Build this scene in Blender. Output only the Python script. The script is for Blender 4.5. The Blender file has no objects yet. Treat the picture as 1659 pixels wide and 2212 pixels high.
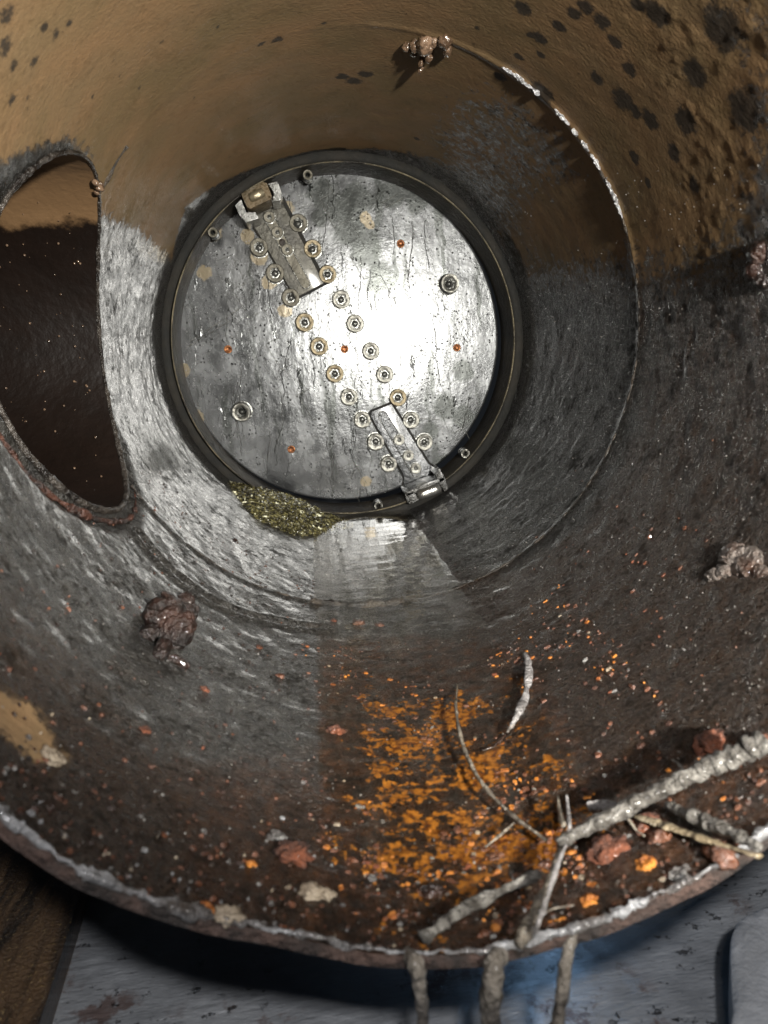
import bpy, bmesh, math, random
import numpy as np
from mathutils import Vector, Matrix
random.seed(7); rng = np.random.default_rng(11)
C = bpy.context.scene.collection
SC = bpy.context.scene
R = math.radians

# ------------------------------------------------------------------ frame
# authored in pipe radii (inner radius = 1) in a frame whose Y is the pipe axis; M turns it level and to metres
S = 0.25
GT = R(4.4)
M = Matrix.Rotation(GT, 4, 'Y') @ Matrix.Scale(S, 4)
M3 = M.to_3x3()
F = 1598.0
YAW, PIT, CX, CZ = 0.10033, -0.20245, -0.2150, -0.0782
PLATE_Y = 4.383
WELD_Y = 2.687
HOLE_Y, HOLE_Z, HOLE_R = 2.44, -0.02, 0.525

def cam_rot(x, u, w):
    cy, sy, cp, sp = math.cos(YAW), math.sin(YAW), math.cos(PIT), math.sin(PIT)
    u2 = u*cp + w*sp; w2 = -u*sp + w*cp
    return Vector((x*cy + w2*sy, -x*sy + w2*cy, u2))
def ray(px, py): return cam_rot((px-829.5)/F, -(py-1106)/F, 1.0)
EYE = Vector((CX, 0, CZ))
def pt(px, py, y):                       # point on the cross-section at depth y
    v = ray(px, py); return EYE + v*(y/v.y)
def ptz(px, py, z):
    v = ray(px, py); return EYE + v*((z-CZ)/v.z)
def wall_hit(px, py, r=1.0):
    v = ray(px, py); a = v.x**2+v.z**2; b = 2*(CX*v.x+CZ*v.z); c = CX*CX+CZ*CZ-r*r
    t = (-b+math.sqrt(b*b-4*a*c))/2/a
    return EYE + v*t
def wl(px, py):                          # wall coordinates: angle from the bottom, depth
    p = wall_hit(px, py); return math.atan2(p.x, -p.z), p.y
def wp(th, y, r=1.0): return Vector((r*math.sin(th), y, -r*math.cos(th)))

# ------------------------------------------------------------------ camera, light, exposure
cam = bpy.data.cameras.new('camera'); co = bpy.data.objects.new('camera', cam); C.objects.link(co)
cam.sensor_fit = 'VERTICAL'; cam.sensor_height = 36; cam.lens = F/2212*36
cam.clip_start = 0.01; cam.clip_end = 50
rt, up, fw = cam_rot(1, 0, 0), cam_rot(0, 1, 0), cam_rot(0, 0, 1)
mm = Matrix((rt, up, -fw)).transposed().to_4x4(); mm.translation = EYE
mw = M @ mm
co.matrix_world = Matrix.Translation(mw.translation) @ mw.to_3x3().normalized().to_4x4()
cam.dof.use_dof = True; cam.dof.focus_distance = 0.78; cam.dof.aperture_fstop = 11
SC.camera = co

w = bpy.data.worlds.new('World'); SC.world = w; w.use_nodes = True
w.node_tree.nodes['Background'].inputs[0].default_value = (0.75, 0.85, 1.0, 1)
w.node_tree.nodes['Background'].inputs[1].default_value = 0.012

def lamp(kind, pos, energy, col, **kw):
    l = bpy.data.lights.new(kind.lower()+'_lamp', kind); l.energy = energy; l.color = col
    tgt = kw.pop('target', None)
    for k, v in kw.items(): setattr(l, k, v)
    o = bpy.data.objects.new('work_or_added_lamp', l); C.objects.link(o); o.location = M @ Vector(pos)
    if tgt is not None:
        d = (M @ Vector(tgt)) - o.location; o.rotation_euler = d.to_track_quat('-Z', 'Y').to_euler()
    return o
lamp('SPOT', (0.80, -1.1, 0.30), 112, (1.0, 0.97, 0.90), shadow_soft_size=0.02, spot_size=R(63), spot_blend=.45, target=(.15, 3.0, .12))
lamp('POINT', (-0.06, -0.20, 0.46), 1.5, (1.0, 0.95, 0.88), shadow_soft_size=0.02)  # added fill lamp near the camera, brightens the near part of the pipe
lamp('AREA', (-0.3, -1.7, 2.4), 11.0, (0.96, 0.97, 1.0), size=0.06, target=(0, 1.2, -1))  # added fill lamp overhead, lights the floor and shapes the rim's shadow
_v = ray(1185, 2120); _g = Vector((math.sin(GT), 0, -math.cos(GT))); _t = (1.47-EYE.dot(_g))/_v.dot(_g); _f = EYE+_v*_t
_d = (_f-EYE); _d = _d-_g*(2*_d.dot(_g))
lamp('POINT', _f+_d*.17, 0.05, (0.35, 0.62, 1.0), shadow_soft_size=0.014)   # added unseen bluish lamp, put under the pipe for glints in the wet floor
SC.view_settings.view_transform = 'Standard'; SC.view_settings.look = 'None'
SC.view_settings.exposure = 0.0; SC.view_settings.gamma = 1.0; SC.view_settings.use_curve_mapping = False
SC.cycles.max_bounces = 8; SC.cycles.sample_clamp_indirect = 4.0

# ------------------------------------------------------------------ helpers
def props(o, label=None, cat=None, group=None, kind=None):
    if label: o['label'] = label
    if cat: o['category'] = cat
    if group: o['group'] = group
    if kind: o['kind'] = kind
    return o
BASE = {}
def thing(name, loc, label, cat, group=None):
    o = bpy.data.objects.new(name, None); C.objects.link(o); o.location = M @ Vector(loc)
    o.empty_display_size = 0.02
    BASE[o.name] = o.location.copy()
    return props(o, label, cat, group)
def child_base(parent):
    b = Vector((0, 0, 0)); p = parent
    while p is not None: b = b + p.location; p = p.parent
    return b
def mesh_obj(name, verts, faces, mats, parent=None, smooth=True, fmat=None, origin=None):
    """verts in pipe radii; stored in metres about the parent's (or given) origin"""
    b = child_base(parent) if parent is not None else Vector((0, 0, 0))
    og = (M @ Vector(origin)) if origin is not None else b
    v = np.array(verts, dtype=float).reshape(-1, 3)
    A = np.array(M3); v = v @ A.T - np.array(og)
    me = bpy.data.meshes.new(name)
    if isinstance(faces, np.ndarray) and faces.ndim == 2:
        n, k = faces.shape
        me.vertices.add(len(v)); me.vertices.foreach_set('co', v.astype(np.float32).ravel())
        me.loops.add(n*k); me.loops.foreach_set('vertex_index', faces.astype(np.int32).ravel())
        me.polygons.add(n); me.polygons.foreach_set('loop_start', np.arange(0, n*k, k, dtype=np.int32))
        me.update(calc_edges=True)
    else:
        me.from_pydata([tuple(q) for q in v], [], [tuple(f) for f in faces])
    me.validate(); 
    if not isinstance(mats, (list, tuple)): mats = [mats]
    for m in mats: me.materials.append(m)
    if fmat is not None: me.polygons.foreach_set('material_index', np.array(fmat, dtype=np.int32))
    me.polygons.foreach_set('use_smooth', np.full(len(me.polygons), smooth, dtype=bool))
    me.update()
    o = bpy.data.objects.new(name, me); C.objects.link(o)
    if parent is not None: o.parent = parent
    o.location = og - b
    return o
def autosmooth(o, ang=35):
    me = o.data
    bm = bmesh.new(); bm.from_mesh(me)
    for e in bm.edges:
        if len(e.link_faces) == 2 and e.calc_face_angle(0) > R(ang): e.smooth = False
    bm.to_mesh(me); bm.free(); return o
def attr(o, name, vals):
    a = o.data.attributes.new(name, 'FLOAT', 'POINT'); a.data.foreach_set('value', np.asarray(vals, dtype=np.float32))

# value noise in numpy
def _h(i, j, k, s):
    n = (i*374761393 + j*668265263 + k*2147483647 + s*1274126177) & 0xFFFFFFFF
    n = ((n ^ (n >> 13))*1274126177) & 0xFFFFFFFF
    return ((n ^ (n >> 16)) & 0xFFFF)/65535.0
def vnoise(x, y, z=0, seed=0):
    x = np.asarray(x, float); y = np.asarray(y, float); z = np.asarray(z, float)+0*x
    xi, yi, zi = np.floor(x).astype(np.int64), np.floor(y).astype(np.int64), np.floor(z).astype(np.int64)
    fx, fy, fz = x-xi, y-yi, z-zi
    fx, fy, fz = [t*t*(3-2*t) for t in (fx, fy, fz)]
    r = 0
    for a in (0, 1):
        for b in (0, 1):
            for c in (0, 1):
                wgt = (fx if a else 1-fx)*(fy if b else 1-fy)*(fz if c else 1-fz)
                r = r + wgt*_h(xi+a, yi+b, zi+c, seed)
    return r*2-1
def fbm(x, y, z=0, seed=0, oct=4):
    r = 0; a = 1.0; t = 0
    for o in range(oct):
        r = r + a*vnoise(x*2**o, y*2**o, np.asarray(z)*2**o, seed+o*17); t += a; a *= .5
    return r/t
def sstep(a, b, x):
    t = np.clip((np.asarray(x, float)-a)/(b-a), 0, 1); return t*t*(3-2*t)

def tube(path, radii, seg=10, bump=0.0, seed=0, flat=1.0, closed=False):
    """swept tube through points; returns verts, faces"""
    P = [Vector(p) for p in path]; n = len(P); V = []; Fc = []
    if not hasattr(radii, '__len__'): radii = [radii]*n
    prev = None
    for i in range(n):
        a = P[(i-1) % n] if (closed or i > 0) else P[i]; b = P[(i+1) % n] if (closed or i < n-1) else P[i]
        t = (b-a).normalized()
        ref = prev if prev is not None else (Vector((0, 0, 1)) if abs(t.z) < .9 else Vector((1, 0, 0)))
        nx = (ref - t*ref.dot(t)).normalized(); prev = nx; bx = t.cross(nx)
        for j in range(seg):
            an = 2*math.pi*j/seg
            q = 1+(bump*float(vnoise(i*.37+seed*7.3, j*.9, seed*3.1)) if bump else 0)
            V.append(P[i] + (nx*math.cos(an)*flat + bx*math.sin(an))*radii[i]*q)
    m = n if closed else n-1
    for i in range(m):
        for j in range(seg):
            a = i*seg+j; b = i*seg+(j+1) % seg; c = ((i+1) % n)*seg+(j+1) % seg; d = ((i+1) % n)*seg+j
            Fc.append((a, b, c, d))
    if not closed:
        Fc.append(tuple(range(seg))[::-1]); Fc.append(tuple((n-1)*seg+j for j in range(seg)))
    return V, Fc
def smooth_path(pts, n):
    P = [Vector(p) for p in pts]; out = []
    P = [P[0]*2-P[1]] + P + [P[-1]*2-P[-2]]
    segs = len(P)-3
    for i in range(n):
        t = i/(n-1)*segs; k = min(int(t), segs-1); f = t-k
        a, b, c, d = P[k:k+4]
        out.append(0.5*((2*b)+(c-a)*f+(2*a-5*b+4*c-d)*f*f+(3*b-a-3*c+d)*f**3))
    return out
def lathe(prof, n=180, th0=0, th1=2*math.pi, cen=(0, 0)):
    """profile list of (r, y) revolved round the pipe axis"""
    closed = abs(th1-th0-2*math.pi) < 1e-6; m = n if closed else n+1; V = []; Fc = []
    for i in range(m):
        th = th0+(th1-th0)*i/n
        for r, y in prof: V.append((r*math.sin(th)+cen[0], y, -r*math.cos(th)+cen[1]))
    k = len(prof)
    for i in range(n):
        a = i*k; b = ((i+1) % m)*k
        for j in range(k-1): Fc.append((a+j, b+j, b+j+1, a+j+1))
    return V, Fc
def join(parts):
    V = []; Fc = []
    for v, f in parts:
        o = len(V); V += [tuple(q) for q in v]; Fc += [tuple(i+o for i in g) for g in f]
    return V, Fc
_ico = {}
def ico(sub):
    if sub not in _ico:
        bm = bmesh.new(); bmesh.ops.create_icosphere(bm, subdivisions=sub, radius=1)
        bm.verts.ensure_lookup_table()
        _ico[sub] = (np.array([v.co[:] for v in bm.verts]), [tuple(v.index for v in f.verts) for f in bm.faces]); bm.free()
    return _ico[sub]
def lump(c, rad, seed=0, sub=4, amp=.3, freq=1.6, ax=None):
    v, f = ico(sub); d = 1+amp*fbm(v[:, 0]*freq+seed*5.1, v[:, 1]*freq+seed*2.3, v[:, 2]*freq+9, seed, 4)
    rr = np.array(rad if hasattr(rad, '__len__') else (rad,)*3)
    q = v*d[:, None]*rr
    if ax is not None: q = q @ np.array(ax).T
    return [tuple(t) for t in q+np.array(c)], f
def wall_frame(th):                       # columns: along the circumference, along the axis, inwards
    e = Vector((math.cos(th), 0, math.sin(th))); a = Vector((0, 1, 0)); n = Vector((-math.sin(th), 0, math.cos(th)))
    return np.array([e[:], a[:], n[:]]).T

# ------------------------------------------------------------------ material helper
class N:
    def __init__(s, name):
        s.m = bpy.data.materials.new(name); s.m.use_nodes = True; s.t = s.m.node_tree; s.n = s.t.nodes
        s.b = s.n['Principled BSDF']; s.out = s.n['Material Output']
        tc = s.n.new('ShaderNodeTexCoord'); s.obj = s.scale(tc.outputs['Object'], 1/S); s.uv = tc.outputs['UV']
    def link(s, a, b): s.t.links.new(a, b)
    def put(s, inp, v):
        if isinstance(v, bpy.types.NodeSocket): s.link(v, inp)
        elif hasattr(v, '__len__') and len(v) == 3 and inp.type == 'RGBA': inp.default_value = (*v, 1)
        else: inp.default_value = v
    def scale(s, vec, sc, off=(0, 0, 0)):
        m = s.n.new('ShaderNodeMapping'); m.inputs['Scale'].default_value = sc if hasattr(sc, '__len__') else (sc,)*3
        m.inputs['Location'].default_value = off
        s.link(vec, m.inputs['Vector']); return m.outputs[0]
    def noise(s, vec, sc, det=4, rough=.55, dist=0):
        n = s.n.new('ShaderNodeTexNoise'); n.inputs['Scale'].default_value = sc; n.inputs['Detail'].default_value = det
        n.inputs['Roughness'].default_value = rough; n.inputs['Distortion'].default_value = dist
        s.link(vec, n.inputs['Vector']); return n.outputs['Fac']
    def voro(s, vec, sc, feat='F1', out='Distance', rand=1):
        n = s.n.new('ShaderNodeTexVoronoi'); n.inputs['Scale'].default_value = sc; n.feature = feat
        n.inputs['Randomness'].default_value = rand
        s.link(vec, n.inputs['Vector']); return n.outputs[out]
    def ramp(s, v, a, b, lo=0, hi=1):
        m = s.n.new('ShaderNodeMapRange'); m.interpolation_type = 'SMOOTHSTEP'
        s.put(m.inputs[0], v); m.inputs[1].default_value = a; m.inputs[2].default_value = b
        s.put(m.inputs[3], lo); s.put(m.inputs[4], hi); return m.outputs[0]
    def math(s, op, a, b=0.0):
        m = s.n.new('ShaderNodeMath'); m.operation = op; s.put(m.inputs[0], a); s.put(m.inputs[1], b); return m.outputs[0]
    def mix(s, f, a, b):
        m = s.n.new('ShaderNodeMix'); m.data_type = 'RGBA'
        s.put(m.inputs[0], f); s.put(m.inputs[6], a); s.put(m.inputs[7], b); return m.outputs[2]
    def mixf(s, f, a, b):
        m = s.n.new('ShaderNodeMix'); m.data_type = 'FLOAT'
        s.put(m.inputs[0], f); s.put(m.inputs[2], a); s.put(m.inputs[3], b); return m.outputs[0]
    def attr(s, name):
        a = s.n.new('ShaderNodeAttribute'); a.attribute_name = name; return a.outputs['Fac']
    def bump(s, h, dist, strength=1.0, nrm=None):
        b = s.n.new('ShaderNodeBump'); b.inputs['Distance'].default_value = dist*S; s.put(b.inputs['Strength'], strength)
        s.link(h, b.inputs['Height'])
        if nrm is not None: s.link(nrm, b.inputs['Normal'])
        return b.outputs[0]
    def set(s, **k):
        names = dict(col='Base Color', rough='Roughness', metal='Metallic', nrm='Normal', coat='Coat Weight', crough='Coat Roughness',
                     spec='Specular IOR Level', cn='Coat Normal', trans='Transmission Weight', ior='IOR')
        for a, v in k.items(): s.put(s.b.inputs[names[a]], v)
        return s.m

def simple(name, c1, c2, sc=20, rough=.5, metal=0, bump=.01, bsc=60, rough2=None, coat=0):
    q = N(name); n1 = q.noise(q.obj, sc, 6, .6); n2 = q.noise(q.obj, bsc, 5, .6)
    q.set(col=q.mix(q.ramp(n1, .35, .65), c1, c2), rough=q.mixf(n2, rough, rough2 if rough2 is not None else rough*1.3),
          metal=metal, coat=coat, crough=.12, nrm=q.bump(n2, bump))
    return q.m

# ---- pipe wall material
def wall_material():
    q = N('pipe_wall_coating'); uv = q.uv
    A = {k: q.attr(k) for k in ('primer', 'tar_or_shade', 'rustbed', 'brown', 'crust', 'spot_or_shade', 'wet')}
    big = q.noise(uv, 4, 6, .6); mid = q.noise(uv, 22, 7, .68); fine = q.noise(uv, 95, 6, .65)
    streak = q.noise(q.scale(uv, (30, 9, 1)), 1, 6, .7)
    grey = q.mix(q.ramp(mid, .3, .7), (.011, .010, .0085), (.036, .033, .028))
    grey = q.mix(q.ramp(streak, .52, .72, 0, .6), grey, (.068, .063, .054))
    pits = q.ramp(q.voro(q.scale(uv, (26, 34, 1)), 1), .08, .26, 1, 0)
    pits = q.math('MULTIPLY', pits, q.ramp(q.noise(uv, 10, 4), .44, .62))
    grey = q.mix(q.math('MULTIPLY', pits, .95), grey, (.004, .0035, .003))
    grey = q.mix(q.ramp(q.noise(q.scale(uv, (20, 30, 1)), 1, 6, .7), .50, .62, 0, .7), grey, (.008, .008, .007))
    bmask = q.ramp(q.math('ADD', A['brown'], q.math('MULTIPLY', q.math('SUBTRACT', mid, .5), 1.1)), .2, .85)
    brown = q.mix(q.ramp(fine, .35, .65), (.008, .0045, .0025), (.036, .019, .009))
    brown = q.mix(q.ramp(q.noise(uv, 7, 8, .75), .55, .7, 0, .7), brown, (.058, .030, .012))
    col = q.mix(bmask, grey, brown)
    pn = q.math('ADD', q.math('MULTIPLY', q.noise(uv, 17, 10, .8), 1.0), q.math('MULTIPLY', q.noise(q.scale(uv, (44, 20, 1)), 1, 6, .7), .6))
    pm = q.math('ADD', A['primer'], q.math('MULTIPLY', q.math('SUBTRACT', pn, .8), 1.5))
    pmask = q.ramp(pm, .28, .66)
    prim = q.mix(q.ramp(big, .3, .7), (.178, .106, .052), (.150, .100, .052))
    prim = q.mix(q.ramp(q.noise(uv, 2.2, 6, .6), .42, .68, 0, .75), prim, (.118, .084, .040))
    prim = q.mix(q.ramp(q.noise(q.scale(uv, (7, 16, 1)), 1, 8, .75), .5, .75, 0, .45), prim, (.085, .060, .034))
    pp = q.ramp(q.noise(uv, 38, 4, .6), .64, .74)
    prim = q.mix(q.math('MULTIPLY', pp, .75), prim, (.045, .028, .017))
    col = q.mix(pmask, col, prim)
    tm = q.ramp(q.math('ADD', A['tar_or_shade'], q.math('MULTIPLY', q.math('SUBTRACT', q.noise(uv, 12, 9, .75), .5), .9)), .35, .65)
    col = q.mix(q.math('MULTIPLY', tm, .94), col, (.007, .0065, .005))
    sm = q.ramp(q.math('ADD', A['spot_or_shade'], q.math('MULTIPLY', q.math('SUBTRACT', q.noise(uv, 40, 6, .75), .5), 1.3)), .25, .55)
    col = q.mix(q.math('MULTIPLY', sm, .9), col, (.022, .019, .016))
    # rust bed
    rn = q.math('ADD', q.math('MULTIPLY', q.noise(uv, 7, 4, .6), .52), q.math('MULTIPLY', q.noise(uv, 30, 7, .78), .64))
    rn = q.math('SUBTRACT', rn, .08)
    rm = q.ramp(q.math('ADD', q.math('MULTIPLY', A['rustbed'], .30), q.math('SUBTRACT', rn, .5)), .382, .402)
    rc = q.mix(q.ramp(q.noise(uv, 60, 4), .35, .65), (.13, .035, .006), (.52, .20, .025))
    under = q.mix(q.ramp(q.noise(uv, 28, 7, .75), .38, .68), (.012, .007, .004), (.075, .030, .011))
    col = q.mix(q.ramp(A['rustbed'], .05, .6, 0, .92), col, under)
    col = q.mix(rm, col, rc)
    fl = q.ramp(q.noise(uv, 75, 5, .65), .70, .75)
    col = q.mix(q.math('MULTIPLY', fl, q.ramp(A['brown'], .4, .9, 0, .6)), col, (.14, .04, .012))
    cm = q.ramp(q.math('ADD', q.math('MULTIPLY', A['crust'], .8), q.math('MULTIPLY', q.math('SUBTRACT', q.noise(uv, 34, 9, .8), .5), 1.7)), .72, .84)
    col = q.mix(q.math('MULTIPLY', cm, .8), col, q.mix(q.ramp(fine, .4, .6), (.22, .20, .19), (.08, .07, .07)))
    matte = q.math('MAXIMUM', q.math('MULTIPLY', pmask, .85), rm)
    rough = q.mixf(matte, q.mixf(q.ramp(fine, .3, .7), .20, .40), .72)
    rip = q.noise(q.scale(uv, (34, 38, 1)), 1, 4, .6, .6)
    peel = q.noise(q.scale(uv, (70, 90, 1)), 1, 4, .6)
    lumps = q.noise(uv, 30, 8, .75)
    n1 = q.bump(rip, .050, q.mixf(pmask, .9, .05)); n2 = q.bump(peel, .018, q.mixf(pmask, 1.0, .18), n1)
    n3 = q.bump(lumps, .040, q.math('MULTIPLY', q.math('MAXIMUM', q.math('MULTIPLY', A['brown'], .9), q.math('MAXIMUM', A['rustbed'], A['crust'])), q.mixf(pmask, 1.0, .3)), n2)
    n4 = q.bump(q.ramp(pm, .3, .6), .010, .7, n3)
    nc = q.bump(peel, .00018, 1, q.bump(rip, .0011))
    dirt = q.ramp(q.math('ADD', q.math('MULTIPLY', q.noise(uv, 46, 6, .72), .6), q.math('MULTIPLY', q.noise(uv, 9, 4, .6), .4)), .50, .60)
    rough = q.mixf(dirt, rough, .6)
    col = q.mix(q.math('MULTIPLY', dirt, q.mixf(matte, .55, .10)), col, (.009, .007, .005))
    q.set(col=col, rough=rough, nrm=n4, cn=nc, spec=q.mixf(matte, q.mixf(dirt, q.mixf(A['wet'], .45, .62), .15), .12),
          coat=q.mixf(matte, q.mixf(dirt, q.mixf(A['wet'], .42, .50), .04), .0), crough=.10)
    return q.m
MW = wall_material()

M_weld = simple('weld_metal', (.012, .010, .008), (.045, .034, .024), 14, .3, .1, .02, 50)
M_bare = simple('bright_scraped_steel', (.55, .55, .56), (.8, .8, .82), 40, .25, .85, .03, 60)
M_cut = simple('torch_cut_edge', (.085, .050, .038), (.022, .016, .013), 14, .55, 0, .04, 50)
M_burr = simple('pale_scale_on_edge', (.33, .33, .335), (.05, .038, .03), 9, .3, .2, .04, 45, coat=.5)
M_dark = simple('black_inside', (.010, .008, .006), (.022, .014, .009), 12, .35, 0, .02, 40)
M_rubber_or_shade = simple('black_rubber_or_shade', (.003, .003, .002), (.010, .008, .005), 8, .75, 0, .006, 30)
M_olive = simple('dirty_ring_steel', (.004, .003, .002), (.018, .013, .006), 5, .5, 0, .01, 30)
M_edge = simple('polished_ring_edge', (.12, .10, .06), (.012, .010, .007), 6, .3, .4, .01, 50)

def branch_material():
    q = N('branch_lining'); a = q.attr('primer')
    n = q.noise(q.obj, 9, 7, .65)
    m = q.ramp(q.math('ADD', a, q.math('MULTIPLY', q.math('SUBTRACT', n, .5), .7)), .4, .6)
    col = q.mix(m, q.mix(n, (.003, .002, .0015), (.009, .005, .0035)), (.12, .068, .030))
    q.set(col=col, rough=q.mixf(m, .35, .6), nrm=q.bump(q.noise(q.obj, 30, 4), .003), coat=.05)
    return q.m
M_branch = branch_material()

# ------------------------------------------------------------------ the pipe
rim_px = [(-250, 1560), (0, 1765), (170, 1885), (360, 1960), (560, 2008), (800, 2056), (930, 2064), (1050, 2058), (1200, 2022), (1350, 1975), (1500, 1905), (1659, 1800), (1900, 1600)]
rim_tab = sorted(wl(*p) for p in rim_px)
RT = np.array([-math.pi]+[rim_tab[0][0]-.5]+[t for t, _ in rim_tab]+[rim_tab[-1][0]+.5, math.pi])
RY = np.array([.95, .95]+[y for _, y in rim_tab]+[.95, .95])
def rim_y(th):
    th = (np.asarray(th)+math.pi) % (2*math.pi)-math.pi
    return np.interp(th, RT, RY)+.006*fbm(th*9, th*0, 3, 5)

def polydist(T, Y, poly):
    """signed distance (inside positive) in wall coordinates"""
    d = np.full(T.shape, 1e9); ins = np.zeros(T.shape, bool); n = len(poly)
    for i in range(n):
        ax, ay = poly[i]; bx, by = poly[(i+1) % n]; ex, ey = bx-ax, by-ay
        t = np.clip(((T-ax)*ex+(Y-ay)*ey)/(ex*ex+ey*ey+1e-12), 0, 1)
        d = np.minimum(d, np.hypot(T-ax-ex*t, Y-ay-ey*t))
        c = ((ay > Y) != (by > Y)); xx = ax+(Y-ay)*ex/(ey if abs(ey) > 1e-9 else 1e-9)
        ins ^= c & (T < xx)
    return np.where(ins, d, -d)
def region(T, Y, px, soft, top=False):
    P = [wl(*p) for p in px]
    if top:
        P = [(t % (2*math.pi), y) for t, y in P]; T = T % (2*math.pi)
    return sstep(-soft, soft, polydist(T, Y, P))
def polyline_d(T, Y, px, top=False):
    P = [wl(*p) for p in px]
    if top: P = [(t % (2*math.pi), y) for t, y in P]; T = T % (2*math.pi)
    d = np.full(T.shape, 1e9)
    for (ax, ay), (bx, by) in zip(P[:-1], P[1:]):
        ex, ey = bx-ax, by-ay
        t = np.clip(((T-ax)*ex+(Y-ay)*ey)/(ex*ex+ey*ey+1e-12), 0, 1)
        d = np.minimum(d, np.hypot(T-ax-ex*t, Y-ay-ey*t))
    return d

pipe = thing('steel_pipe', (0, 2.4, 0), 'open steel pipe, orange brown primer above and wet dark rusty wall below', 'pipe')
NT, NY = 760, 400
ths = np.linspace(-math.pi, math.pi, NT, endpoint=False)
us = np.linspace(0, 1, NY)
TH = np.repeat(ths[:, None], NY, 1)
ry = rim_y(ths)[:, None]
YY = ry+(4.62-ry)*(us[None, :]**1.15)
# snap to the round branch opening
xs_, zs_ = np.sin(TH), -np.cos(TH)
left = xs_ < -.3
dy, dz = YY-HOLE_Y, zs_-HOLE_Z
dh = np.hypot(dy, dz)
inside = left & (dh < HOLE_R)
near = left & (np.abs(dh-HOLE_R) < .012)
k = np.where(near, HOLE_R/np.maximum(dh, 1e-6), 1)
YY = HOLE_Y+dy*k; zs2 = np.clip(HOLE_Z+dz*k, -1, 1)
TH = np.where(near, -np.arccos(np.clip(-zs2, -1, 1)), TH)
T = TH; Y = YY
# relief
rad = np.ones(T.shape)
lum = fbm(np.cos(T)*7, np.sin(T)*7, Y*7, 3, 4)
crusty = region(T, Y, [(1300, -100), (1430, 200), (1480, 480), (1400, 650), (1420, 1000), (1380, 1400), (1300, 1700), (1250, 1800), (1300, 2050), (2000, 1900), (2300, 600), (1800, -200)], .12, True)
under = sstep(.1, -.1, np.abs(T-R(5))-R(19))*sstep(2.3, 1.6, Y)
rad -= .006*lum*(0.25+crusty*.1)
rad -= crusty*.0025*np.maximum(0, fbm(np.cos(T)*34, np.sin(T)*34, Y*34, 8, 3)-.08)*2
rad -= under*.012*np.maximum(0, fbm(T*18, Y*18, 2, 21, 4))
d1 = polyline_d(T, Y, [(295, 1150), (350, 1215), (440, 1290), (520, 1325), (620, 1348), (700, 1358)])
rad += .010*np.exp(-(d1/.014)**2); rad -= .010*np.exp(-((d1-.03)/.016)**2)
ripm = (1-.93*region(T, Y, [(-300, 400), (0, 345), (215, 465), (372, 560), (560, 360), (740, 325), (900, 335), (900, 200), (1100, -100), (800, -700), (-400, -400)], .2, True))
rip3 = fbm(np.cos(T)*19+Y*3, np.sin(T)*19+Y*4, Y*17, 51, 4)
ripm = ripm*(1-.75*sstep(R(85), R(110), T))
rad -= .0058*rip3*ripm*(.55+.45*sstep(2.9, 2.2, Y))
wd = np.abs(Y-WELD_Y+.012*fbm(T*2, T*0, 1, 31))
rad -= .006*np.exp(-(wd/.016)**2)*np.where(T < 0, 1-.9*sstep(R(95), R(120), -T), 1-.6*sstep(R(150), R(175), T))
# dish round the branch opening at its lower near side
lipm = left*sstep(.10, .0, dh-HOLE_R)*sstep(-.2, .4, -(dz*.8+dy*.6)/np.maximum(dh, .01))
rad += .035*lipm*sstep(0, .05, dh-HOLE_R)*sstep(.11, .05, dh-HOLE_R)

X = rad*np.sin(T); Z = -rad*np.cos(T)
idx = np.arange(NT*NY).reshape(NT, NY)
a = idx; b = np.roll(idx, -1, 0)
quads = np.stack([a[:, :-1], b[:, :-1], b[:, 1:], a[:, 1:]], -1).reshape(-1, 4)
insf = inside.ravel()
core = (left & (dh < HOLE_R-.004) & ~near).ravel()
keep = ~(core[quads].any(1))
quads = quads[keep]
wall = mesh_obj('pipe_wall', np.stack([X, Y, Z], -1).reshape(-1, 3), quads, MW, pipe)
me = wall.data
uvl = me.uv_layers.new(name='UVMap')
li = np.empty(len(me.loops), dtype=np.int32); me.loops.foreach_get('vertex_index', li)
# seam at the bottom-free side: unwrap angle so a face never straddles the jump
tv = (T % (2*math.pi)).ravel(); lt = tv[li].reshape(-1, 4)
lt = np.where((lt.max(1, keepdims=True)-lt > math.pi), lt+2*math.pi, lt)
# put the seam at the right-hand side (angle 100 degrees) far from the busiest parts
tv2 = ((T-R(100)) % (2*math.pi)).ravel(); lt = tv2[li].reshape(-1, 4)
lt = np.where((lt.max(1, keepdims=True)-lt > math.pi), lt+2*math.pi, lt)
uvl.data.foreach_set('uv', np.stack([lt.ravel(), Y.ravel()[li]], -1).astype(np.float32).ravel())

primer = region(T, Y, [(-300, 400), (0, 345), (60, 330), (140, 296), (190, 330), (210, 400), (213, 462), (300, 500), (372, 560), (400, 450), (560, 360), (740, 325),
    (900, 335), (1010, 390), (1080, 500), (1130, 590), (1300, 575), (1450, 600), (1560, 570), (1680, 430), (1900, 200), (1700, -300), (800, -700), (-400, -400)], .07+.24*(T > 0)*sstep(R(180), R(140), T), True)
grey_patch = region(T, Y, [(900, 290), (960, 200), (1040, 170), (1120, 190), (1215, 280), (1290, 420), (1180, 440), (1130, 520), (1040, 470), (990, 380)], .20, True)
primer = primer*(1-.50*grey_patch)
br = region(T, Y, [(1330, -200), (1330, 60), (1290, 200), (1380, 420), (1300, 620), (1700, 640), (2400, 300), (1900, -400)], .2, True)
primer = primer-.10*br*primer
brr = region(T, Y, [(1480, -200), (1530, 60), (1600, 300), (1640, 500), (1900, 700), (2400, 0), (1700, -400)], .12, True)
primer = primer-.30*brr*primer
primer = np.maximum(primer, .78*region(T, Y, [(1130, 430), (1250, 330), (1380, 380), (1430, 500), (1280, 570), (1150, 530)], .14, True))  # olive haze beside the plug, painted into the tan coating
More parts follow.
